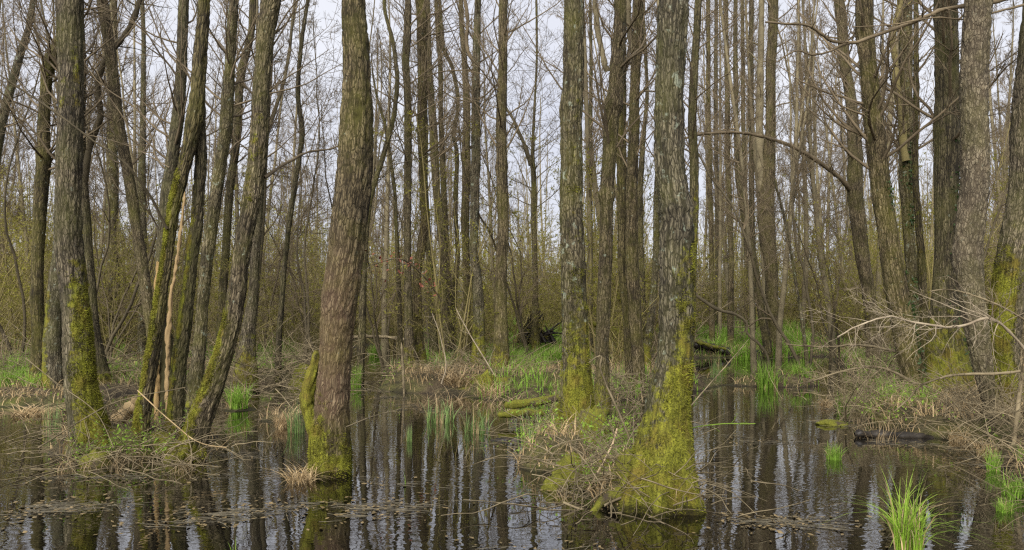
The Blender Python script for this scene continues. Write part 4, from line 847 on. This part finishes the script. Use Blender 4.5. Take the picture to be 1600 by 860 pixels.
tb.add(P, g.uniform(.002, .006, n)[:, None] * np.linspace(1, .4, 6)[None], 3)
tag(link('fallen_twigs', tb.mesh('fallen_twigs', M_BRUSH)), 'fallen dry twigs littering the wet ground', 'twigs', kind='stuff')
# small fresh leaves of creeping plants on hummocks and bank
B = scatter(58000, g, 5.5, 22, 1.2); f = fbm(B * 1.3, 2, 29); B = B[f > .09]; B[:, 2] += g.uniform(0, .28, len(B))
V, Q = quads_at(B, .017, g, 1.2); tag(link('creeping_leaves', make_mesh('creeping_leaves', V, Q, M_LEAF, smooth=False)), 'small fresh green leaves sprouting over hummocks and bank', 'ground cover', kind='stuff')

# tangles of stems heaped on the hummocks
def tangle(pts, n, L, rad, hgt, label, seed, mat=M_BRUSH, w=(.0025, .007), up=.25, D=None):
    g = np.random.default_rng(seed); C = np.array([G(*p) if D is None else W(*p, D) for p in pts]); k = g.integers(0, len(C), n)
    B = C[k] + np.stack([g.normal(0, rad, n), g.normal(0, rad * .8, n), g.uniform(-.02, hgt, n)], -1); B[:, 2] = np.maximum(B[:, 2], H(B[:, 0], B[:, 1])); az = g.uniform(0, 6.28, n)
    P = walk(B, norm(np.stack([np.cos(az), np.sin(az), g.normal(up, .5, n)], -1)), L * g.uniform(.4, 1.2, n), 8, .14, -.055, g); P[..., 2] = np.maximum(P[..., 2], .003)
    r = g.uniform(w[0], w[1], n)[:, None] * np.linspace(1, .4, 8)[None]; tb = Tubes(); tb.add(P, r, 4)
    a, b, c = sprout(P[::2], r[::2], np.full(len(P[::2]), L), 2, t=(.2, 1), ang=(25, 70), lr=(.15, .4), rr=.6, N=5, wig=.18, up=-.01, g=g, rmin=.0016); a[..., 2] = np.maximum(a[..., 2], .003); tb.add(a, b, 3)
    b0 = C.mean(0); me = tb.mesh('brush_heap', mat); me.transform(__import__('mathutils').Matrix.Translation([-float(v) for v in b0]))
    return tag(link('brush_heap', me, loc=b0), label, 'brush')
tangle([(130, 725), (190, 735), (250, 735), (310, 722), (130, 705), (170, 715), (230, 705), (120, 705), (280, 690), (200, 700)], 280, .75, .33, .24, 'tangle of dry stems heaped round the feet of the left trunks', 1)
tangle([(890, 690), (930, 710), (960, 745), (900, 745), (950, 690), (985, 775), (1000, 795), (960, 790), (930, 780), (1050, 800)], 340, .75, .28, .34, 'tangle of dead stems and bramble on the central hummock', 2)
tangle([(650, 595), (700, 600), (740, 600), (780, 605)], 260, 1.3, .55, .4, 'brush of dead stems across the middle island', 3, w=(.004, .01))
tangle([(420, 625), (450, 610), (400, 600), (480, 600)], 260, 1.4, .7, .7, 'brush pile of grey twigs left of the lone trunk', 4, w=(.004, .009))
tangle([(1350, 640), (1400, 640), (1450, 640), (1500, 640), (1420, 660)], 230, 1.0, .5, .45, 'tangled briars covering the right bank', 5)
tangle([(1530, 700), (1570, 720), (1590, 700), (1560, 680)], 240, .9, .28, .6, 'upright dead stems round the foot of the scaly trunk', 6, up=.8)
tangle([(20, 610), (60, 600), (110, 600), (190, 600), (240, 600), (300, 600)], 300, 1.7, .9, .7, 'grey brush along the back of the left pool', 7, w=(.004, .01))
tangle([(975, 632), (990, 622)], 160, 1.0, .35, .5, 'dry stems in front of the tight row of trunks', 8)

def moss_mound(px, py, wpx, hpx, label):
    D = DG(py); p = W(px, py, D); rx = wpx / 2 * D / F; rz = hpx * D / F; n, m_ = 28, 12
    th = np.linspace(0, 2 * math.pi, n, endpoint=False); ph = np.linspace(.02, math.pi / 2, m_)
    U = np.stack([np.cos(th)[None] * np.sin(ph)[:, None], np.sin(th)[None] * np.sin(ph)[:, None], np.broadcast_to(np.cos(ph)[:, None], (m_, n))], -1)
    k = 1 + .9 * fbm(U * 1.6 + px, 3, 5) + .5 * fbm(U * 6 + py, 2, 6)
    V = U * k[..., None] * np.array([rx, rx * .8, rz]); V[-1, :, 2] = -.15
    ii = np.arange(n * m_).reshape(m_, n); Q = np.stack([ii[:-1], ii[1:], np.roll(ii[1:], -1, 1), np.roll(ii[:-1], -1, 1)], -1).reshape(-1, 4)
    z = float(H(np.array([p[0]]), np.array([p[1]]))[0])
    tag(link('moss_mound', make_mesh('moss_mound', V, Q, M_MOSS), loc=(p[0], p[1], max(0, z - .06))), label, 'moss')
for a in [(895, 752, 62, 44, 'bright moss mound at the front left of the central hummock'), (925, 700, 60, 60, 'mossy root mound below the straight thick trunk'), (870, 765, 44, 22, 'low moss cushion at the water on the left tip of the central hummock'), (955, 755, 50, 36, 'moss hump in the middle of the central hummock'), (985, 785, 52, 34, 'moss mound at the left toe of the broad trunk'), (1060, 792, 60, 26, 'moss mound at the right toe of the broad trunk'),
          (272, 722, 34, 13, 'moss mound at the toe of the leaning trunk'), (150, 727, 50, 22, 'moss mound at the toe of the mossy-sided trunk'), (1300, 664, 46, 7, 'yellow moss patch at the tip of the right bank'), (475, 605, 46, 34, 'moss mound behind the lone trunk')]: moss_mound(*a)
# leafy bramble sprouts
def sprig(seed, n=16):
    g = np.random.default_rng(seed); P = walk(np.zeros((n, 3)), norm(np.stack([g.normal(0, .7, n), g.normal(0, .7, n), np.ones(n)], -1)), g.uniform(.25, .6, n), 6, .16, -.04, g)
    tb = Tubes(); tb.add(P, np.full((n, 6), .002), 3); pts = P[:, 2:].reshape(-1, 3).repeat(3, 0); V, Q = quads_at(pts + g.normal(0, .02, pts.shape), .016, g, 1.15)
    return tb.mesh('stems', M_SHRUB), make_mesh('fresh_leaves', V, Q, M_LEAF, smooth=False)
SG = [sprig(700 + i) for i in range(3)]; SGP = {}
for i in range(64):
    k = i % 4; px, py = [(rng.uniform(850, 1000), rng.uniform(640, 770)), (rng.uniform(1310, 1530), rng.uniform(625, 690)), (rng.uniform(90, 320), rng.uniform(660, 725)), (rng.uniform(780, 900), rng.uniform(640, 720))][k]
    p = G(px, py); z = float(H(np.array([p[0]]), np.array([p[1]]))[0])
    if z < -.12: continue
    if i % 3 not in SGP:
        root = thing('bramble_sprig', '', 'plant'); link('stems', SG[i % 3][0], root); link('fresh_leaves', SG[i % 3][1], root); SGP[i % 3] = root
    else: root = copy_tree(SGP[i % 3])
    root['label'] = root['group'] = 'leafy green sprig sprouting ' + ['from the central hummock', 'from the briars of the right bank', 'among sticks of the left hummock', 'by the mossy logs'][k]
    root.location = (p[0], p[1], max(z, 0)); root.rotation_euler = (0, 0, rng.uniform(0, 6.28)); root.scale = (rng.uniform(.6, 1.1),) * 3

# ------------------------------------------------------------------ fallen wood
def log(label, pts, D, w, mat, seed, name='fallen_log', w1=None, S=12, twigs=0):
    P = px_path(pts, D, 30); g = np.random.default_rng(seed); Dm = P[:, 1].mean(); r = np.linspace(w, w1 or w * .8, 30) / 2 * Dm / F
    r = r * (1 + .9 * fbm(np.stack([np.arange(30) * .35, np.zeros(30), np.full(30, seed)], -1), 2, seed)); r[0] *= .35; r[-1] *= .3
    tb = Tubes(); tb.add(P, r, S)
    V = np.concatenate(tb.V); V = V + norm(V - P.repeat(S, 0)) * (fbm(V * 14, 3, seed) * r.mean() * 1.5)[:, None]; tb.V = [V]
    if twigs:
        a, b, c = sprout(P[None], r[None], np.array([2.]), twigs, ang=(40, 80), lr=(.2, .5), rr=.3, N=6, g=g, up=.05); tb.add(a, b, 4)
    b0 = P.mean(0); me = tb.mesh(name, mat); me.transform(__import__('mathutils').Matrix.Translation([-float(v) for v in b0]))
    return tag(link(name, me, loc=b0), label, 'log' if 'log' in name else 'branch')
log('mossy log lying behind the central hummock, higher of two', [(788, 634), (830, 629), (885, 620)], 11.5, 14, M_MOSS, 1)
log('mossy log lying lower and nearer the water of the two', [(778, 649), (820, 645), (876, 642)], 11.0, 12, M_MOSS, 2)
log('black wet log half sunk in front of the mossy logs', [(765, 692), (800, 689), (838, 690)], 9.7, 12, M_BLACK, 3)
log('dark fallen log at the far bank beside the broad trunk', [(1080, 538), (1110, 543), (1142, 552)], 27, 14, M_BLACK, 4)
log('thin mossy stem lying along the dark far-bank log', [(1084, 533), (1112, 541), (1135, 546)], 26.6, 6, M_MOSS, 5)
log('dark log at the far bank right of the bright tussock', [(1178, 553), (1200, 554), (1226, 557)], 27, 11, M_BLACK, 6)
log('black log shape standing for the shaded undercut along the right bank edge', [(1335, 678), (1375, 681), (1410, 682), (1450, 685), (1490, 694)], 9.9, 14, M_BLACK, 7)  # added black shape stands in for the dark shade under the bank edge
log('mossy pole slanting behind the tight row of trunks', [(905, 500), (950, 512), (1000, 527)], 20, 6, M_MOSS, 8, 'fallen_branch')
log('grey fallen pole behind the narrow channel', [(545, 528), (590, 526), (640, 532)], 26, 6, M_BRUSH, 9, 'fallen_branch', twigs=8)
log('pale fibrous log leaning between the left trunks', [(163, 676), (190, 652), (220, 628)], 9.4, 26, M_STRAW, 10)
log('straight grey stick upright in the channel before the bowed trunk', [(632, 632), (630, 580), (627, 535)], 15.2, 4, M_BRUSH, 11, 'upright_pole')
for i, (lab, pts, D, w0, w1, mat, tw, tl) in enumerate([
    ('pale crooked branch standing on the central hummock', [(985, 690), (968, 645), (950, 605), (938, 575), (940, 555), (922, 566)], 7.9, 3.4, 2.2, M_BRUSH, 5, .3),
    ('pale arched stick at the foot of the broad trunk', [(945, 790), (985, 772), (1030, 768), (1065, 778), (1088, 795)], 6.3, 4.5, 2.5, M_BRUSH, 3, .3),
    ('bent dry stick lying before the toe of the broad trunk', [(880, 785), (930, 800), (985, 798), (1040, 806)], 6.35, 4, 2, M_BRUSH, 5, .25),
    ('short dry stick crossing at the toe of the broad trunk', [(1000, 812), (1030, 792), (1052, 770)], 6.2, 4, 2.5, M_BRUSH, 3, .25),
    ('long green bramble stem arching right from the central hummock', [(955, 745), (1000, 705), (1060, 676), (1120, 663), (1180, 662)], (7, 6.6), 2.5, 1.2, M_LEAF, 4, .12),
    ('pale broken stick across the front of the central hummock', [(905, 795), (930, 745), (955, 700), (965, 670)], 7.0, 4, 2.5, M_PALE, 3, .25),
    ('thin bare branch arching over the channel by the broad trunk', [(1075, 640), (1110, 600), (1145, 560), (1170, 530)], (7.5, 8.5), 2, 1, M_BRUSH, 4, .2),
    ('long smooth branch reaching out over the right bank water with a fan of twigs', [(1600, 545), (1564, 509), (1543, 498), (1508, 508), (1487, 512), (1460, 510), (1418, 503), (1393, 496), (1355, 506), (1310, 530)], (9, 8), 5.6, 1.8, M_FANB, 54, .32),
    ('upper thin grey branch across the scaly trunk', [(1605, 503), (1564, 479), (1529, 465), (1487, 453), (1455, 456)], (8.8, 8.5), 4, 1.6, M_BRUSH, 8, .25),
    ('lower drooping branch across the right bank', [(1605, 578), (1557, 585), (1493, 587), (1462, 593), (1434, 605), (1418, 623), (1395, 643)], (8.4, 8.9), 5, 1.8, M_BRUSH, 10, .25),
    ('dark bent branch dipping into the far water beside the olive sapling', [(1085, 460), (1120, 482), (1150, 490), (1168, 503), (1170, 520), (1190, 540), (1203, 560), (1204, 580)], 17, 5, 4, M_TWIGD, 14, .25),
    ('grey branch lying over the far end of the right bank', [(1440, 560), (1390, 548), (1340, 540), (1290, 545), (1230, 540)], (13, 15), 5, 2, M_BRUSH, 22, .4),
    ('second grey branch of twigs sinking toward the channel', [(1430, 600), (1380, 575), (1330, 575), (1280, 590), (1240, 600)], (11.5, 12.5), 4.5, 1.8, M_BRUSH, 24, .4),
    ('bare twig with withered reddish leaves right of the lone trunk', [(690, 470), (660, 430), (625, 405), (580, 415)], (16, 14), 3, 1.5, M_BRUSH, 14, .4),
    ('long dry stick slanting across the left hummock', [(60, 700), (130, 655), (190, 625), (290, 605)], (7.9, 8.3), 2.2, 1.3, M_BRUSH, 6, .25),
    ('pale bramble cane arching in front of the leaning trunk', [(215, 610), (270, 660), (310, 690), (355, 700)], (8.0, 7.9), 1.8, 1.2, M_STRAW, 3, .15),
    ('dry cane hanging from the mossy-sided trunk', [(40, 560), (90, 600), (150, 645), (178, 700)], (8.0, 8.1), 1.6, 1.2, M_BRUSH, 4, .2),
    ('thin stick reaching from the lone trunk across the pool', [(540, 668), (580, 652), (620, 640), (650, 630)], (7.4, 9), 2.2, 1.2, M_BRUSH, 3, .2),
    ('pale dead stick crossed over the middle island', [(690, 600), (698, 570), (690, 530), (676, 490)], 15, 2.2, 1., M_FANB, 6, .3),
    ('second pale dead stick leaning over the middle island', [(775, 590), (745, 540), (722, 500), (712, 480)], 15.5, 2., 1., M_FANB, 6, .3),
    ('dark bare stick poking from the hollow root plate', [(800, 545), (840, 530), (875, 505), (900, 490)], 25, 5, 2, M_BLACK, 6, .3),
    ('bundle of twisted dry vine stems against the right margin', [(1572, 735), (1585, 680), (1592, 620), (1600, 570)], 8.2, 8, 6, M_BRUSH, 10, .4)]):
    me = branch_mesh('fallen_branch', pts, D, w0, w1, mat, twigs=tw, seed=500 + i, tl=tl, levels=3 if tw > 18 else 2, tup=.0)
    b0 = np.array(px_path(pts, D)[0]); me.transform(__import__('mathutils').Matrix.Translation([-float(v) for v in b0]))
    tag(link('fallen_branch', me, loc=b0), lab, 'branch')
# withered leaves on that twig
P = px_path([(690, 470), (660, 430), (625, 405), (580, 415)], (16, 14), 60); V, Q = quads_at(P[g.integers(10, 60, 70)] + g.normal(0, .12, (70, 3)) - np.array([0, 0, .05]), .035, g, 1.1)
lv = link('withered_leaves', make_mesh('withered_leaves', V, Q, M_RED, smooth=False))
tag(lv, 'few withered reddish leaves hanging on the bare twig right of the lone trunk', 'leaves')
# dark upturned root plate
rp = thing('root_plate', 'black upturned root plate of a fallen tree on the middle island', 'root plate', loc=W(834, 530, 25)); g = np.random.default_rng(9); tb = Tubes(); n = 60
B = np.stack([g.normal(0, .26, n), g.normal(0, .2, n), np.full(n, -.1)], -1); P = walk(B, norm(np.stack([-B[:, 0] * 1.2 + g.normal(0, .15, n), g.normal(0, .15, n), np.ones(n)], -1)), g.uniform(.5, 1.25, n), 6, .1, .02, g)
tb.add(P, g.uniform(.04, .09, n)[:, None] * np.linspace(1, .15, 6)[None], 6); link('roots', tb.mesh('roots', M_BLACK), rp)
tb = Tubes(); P = walk(np.zeros((14, 3)), norm(np.stack([g.normal(0, 1, 14), g.normal(0, .6, 14), np.full(14, .2)], -1)), g.uniform(.5, 1.3, 14), 7, .2, -.05, g); tb.add(P, np.linspace(.05, .012, 7)[None].repeat(14, 0), 5); link('soil_mat', tb.mesh('soil_mat', M_BLACK), rp)
# mossy hollow stump on the island
hs = thing('hollow_stump', 'low mossy hollow stump in the sedge of the middle island', 'stump', loc=(0, 0, 0))
V, Q, at, C, Rr = trunk_geo([(590, 752, 772), (605, 746, 776), (625, 740, 780)], 15, S=30, step=.03, top=.36, seed=8, moss=(2, 1.1), warp=.15, ridge=.02, roots=5, rootamp=.5)
hs.location = C[0]; link('stump', make_mesh('stump', V - C[0], Q, BARK['dark'], at), hs)

# ivy on two trunks of the right bank
for key, n, z0, z1, lab in (('Q1', 500, .3, 3.6, 0), ('Q3', 700, 1.2, 5.2, 0), ('Q4', 500, .3, 4.2, 0)):
    root, C, Rr, b0 = TREES[key]; g = np.random.default_rng(n); z = g.uniform(z0, z1, n); i = np.searchsorted(C[:, 2], z); i = np.clip(i, 0, len(C) - 1)
    a = g.normal(-.6 if key != 'Q3' else -1.4, .5, n); P = C[i] + np.stack([np.cos(a) * Rr[i], np.sin(a) * Rr[i], 0 * a], -1) * 1.06 + g.normal(0, .015, (n, 3))
    P = P[fbm(P * 2.5, 2, 8) > -.03]
    V, Q = quads_at(P - b0, .026, g, 1.0); link('ivy', make_mesh('ivy', V, Q, M_IVY, smooth=False), root)

# ------------------------------------------------------------------ litter floating on the water
g = np.random.default_rng(61); n = 60000
LB = [[(330, 705), (480, 748)], [(400, 765), (560, 760), (700, 778), (870, 770)], [(560, 795), (860, 805)], [(860, 795), (1080, 803), (1330, 835)], [(1060, 835), (1250, 848)], [(80, 742), (310, 746)],
      [(560, 605), (645, 645)], [(600, 690), (800, 690)], [(1100, 665), (1210, 690)], [(1250, 610), (1340, 665)], [(320, 655), (450, 660)], [(430, 715), (480, 760), (540, 765)], [(0, 800), (130, 790)], [(840, 855), (1080, 812)], [(1400, 690), (1540, 740)], [(640, 640), (800, 660)], [(300, 820), (420, 790)]]
D = 4.6 + 13 * g.uniform(0, 1, n) ** 1.5; px = g.uniform(-50, 1650, n); x = (px - CX) * D / F
P0 = np.stack([x, D, np.full(n, .006)], -1); dm = np.full(n, 9.)
for L in LB:
    Lw = px_path([p for p in L], 1.0, 2 + 14 * (len(L) - 1)); Lp = np.array([G(CX + p[0] * F, HY - (p[2] - CAMH) * F) for p in Lw])
    for q_ in Lp: dm = np.minimum(dm, np.hypot((x - q_[0]) * .6, (D - q_[1])))
f = fbm(P0 * np.array([.9, 1.6, 1]), 3, 41); m = ((g.uniform(0, 1, n) < .45 * np.exp(-(dm / .2) ** 2) * (f > .05)) | (f > .33)) & (H(x, D) < .0)
P0 = P0[m]; n = len(P0); az = g.normal(0, .5, n)
P = walk(P0, np.stack([np.cos(az), np.sin(az), 0 * az], -1), g.uniform(.03, .28, n), 4, .12, 0, g); P[..., 2] = .004 + g.uniform(0, .008, n)[:, None]
tb = Tubes(); tb.add(P, g.uniform(.0012, .0038, n)[:, None] * np.linspace(1, .6, 4)[None], 3)
tag(link('floating_litter', tb.mesh('floating_litter', M_LITTER)), 'brownish bits of dead stems floating in bands on the water', 'litter', kind='stuff')

k = g.integers(0, len(P0), 1900); Pl = P0[k] + np.stack([g.normal(0, .18, 1900), g.normal(0, .18, 1900), np.zeros(1900)], -1)
az = g.uniform(0, 6.28, 1900); L = g.uniform(.008, .03, 1900); u = np.stack([np.cos(az), np.sin(az), g.normal(0, .12, 1900)], -1) * L[:, None]; v = np.stack([-np.sin(az), np.cos(az), g.normal(0, .12, 1900)], -1) * (L * g.uniform(.3, .7, 1900))[:, None]
Pl[:, 2] = .008; V = np.stack([Pl - u, Pl + v, Pl + u, Pl - v], 1).reshape(-1, 3); V[:, 2] = np.maximum(V[:, 2], .004)
tag(link('floating_leaves', make_mesh('floating_leaves', V, np.arange(len(V)).reshape(-1, 4), M_DEADLEAF, smooth=False)), 'small brown dead leaves floating among the litter', 'leaves', kind='stuff')
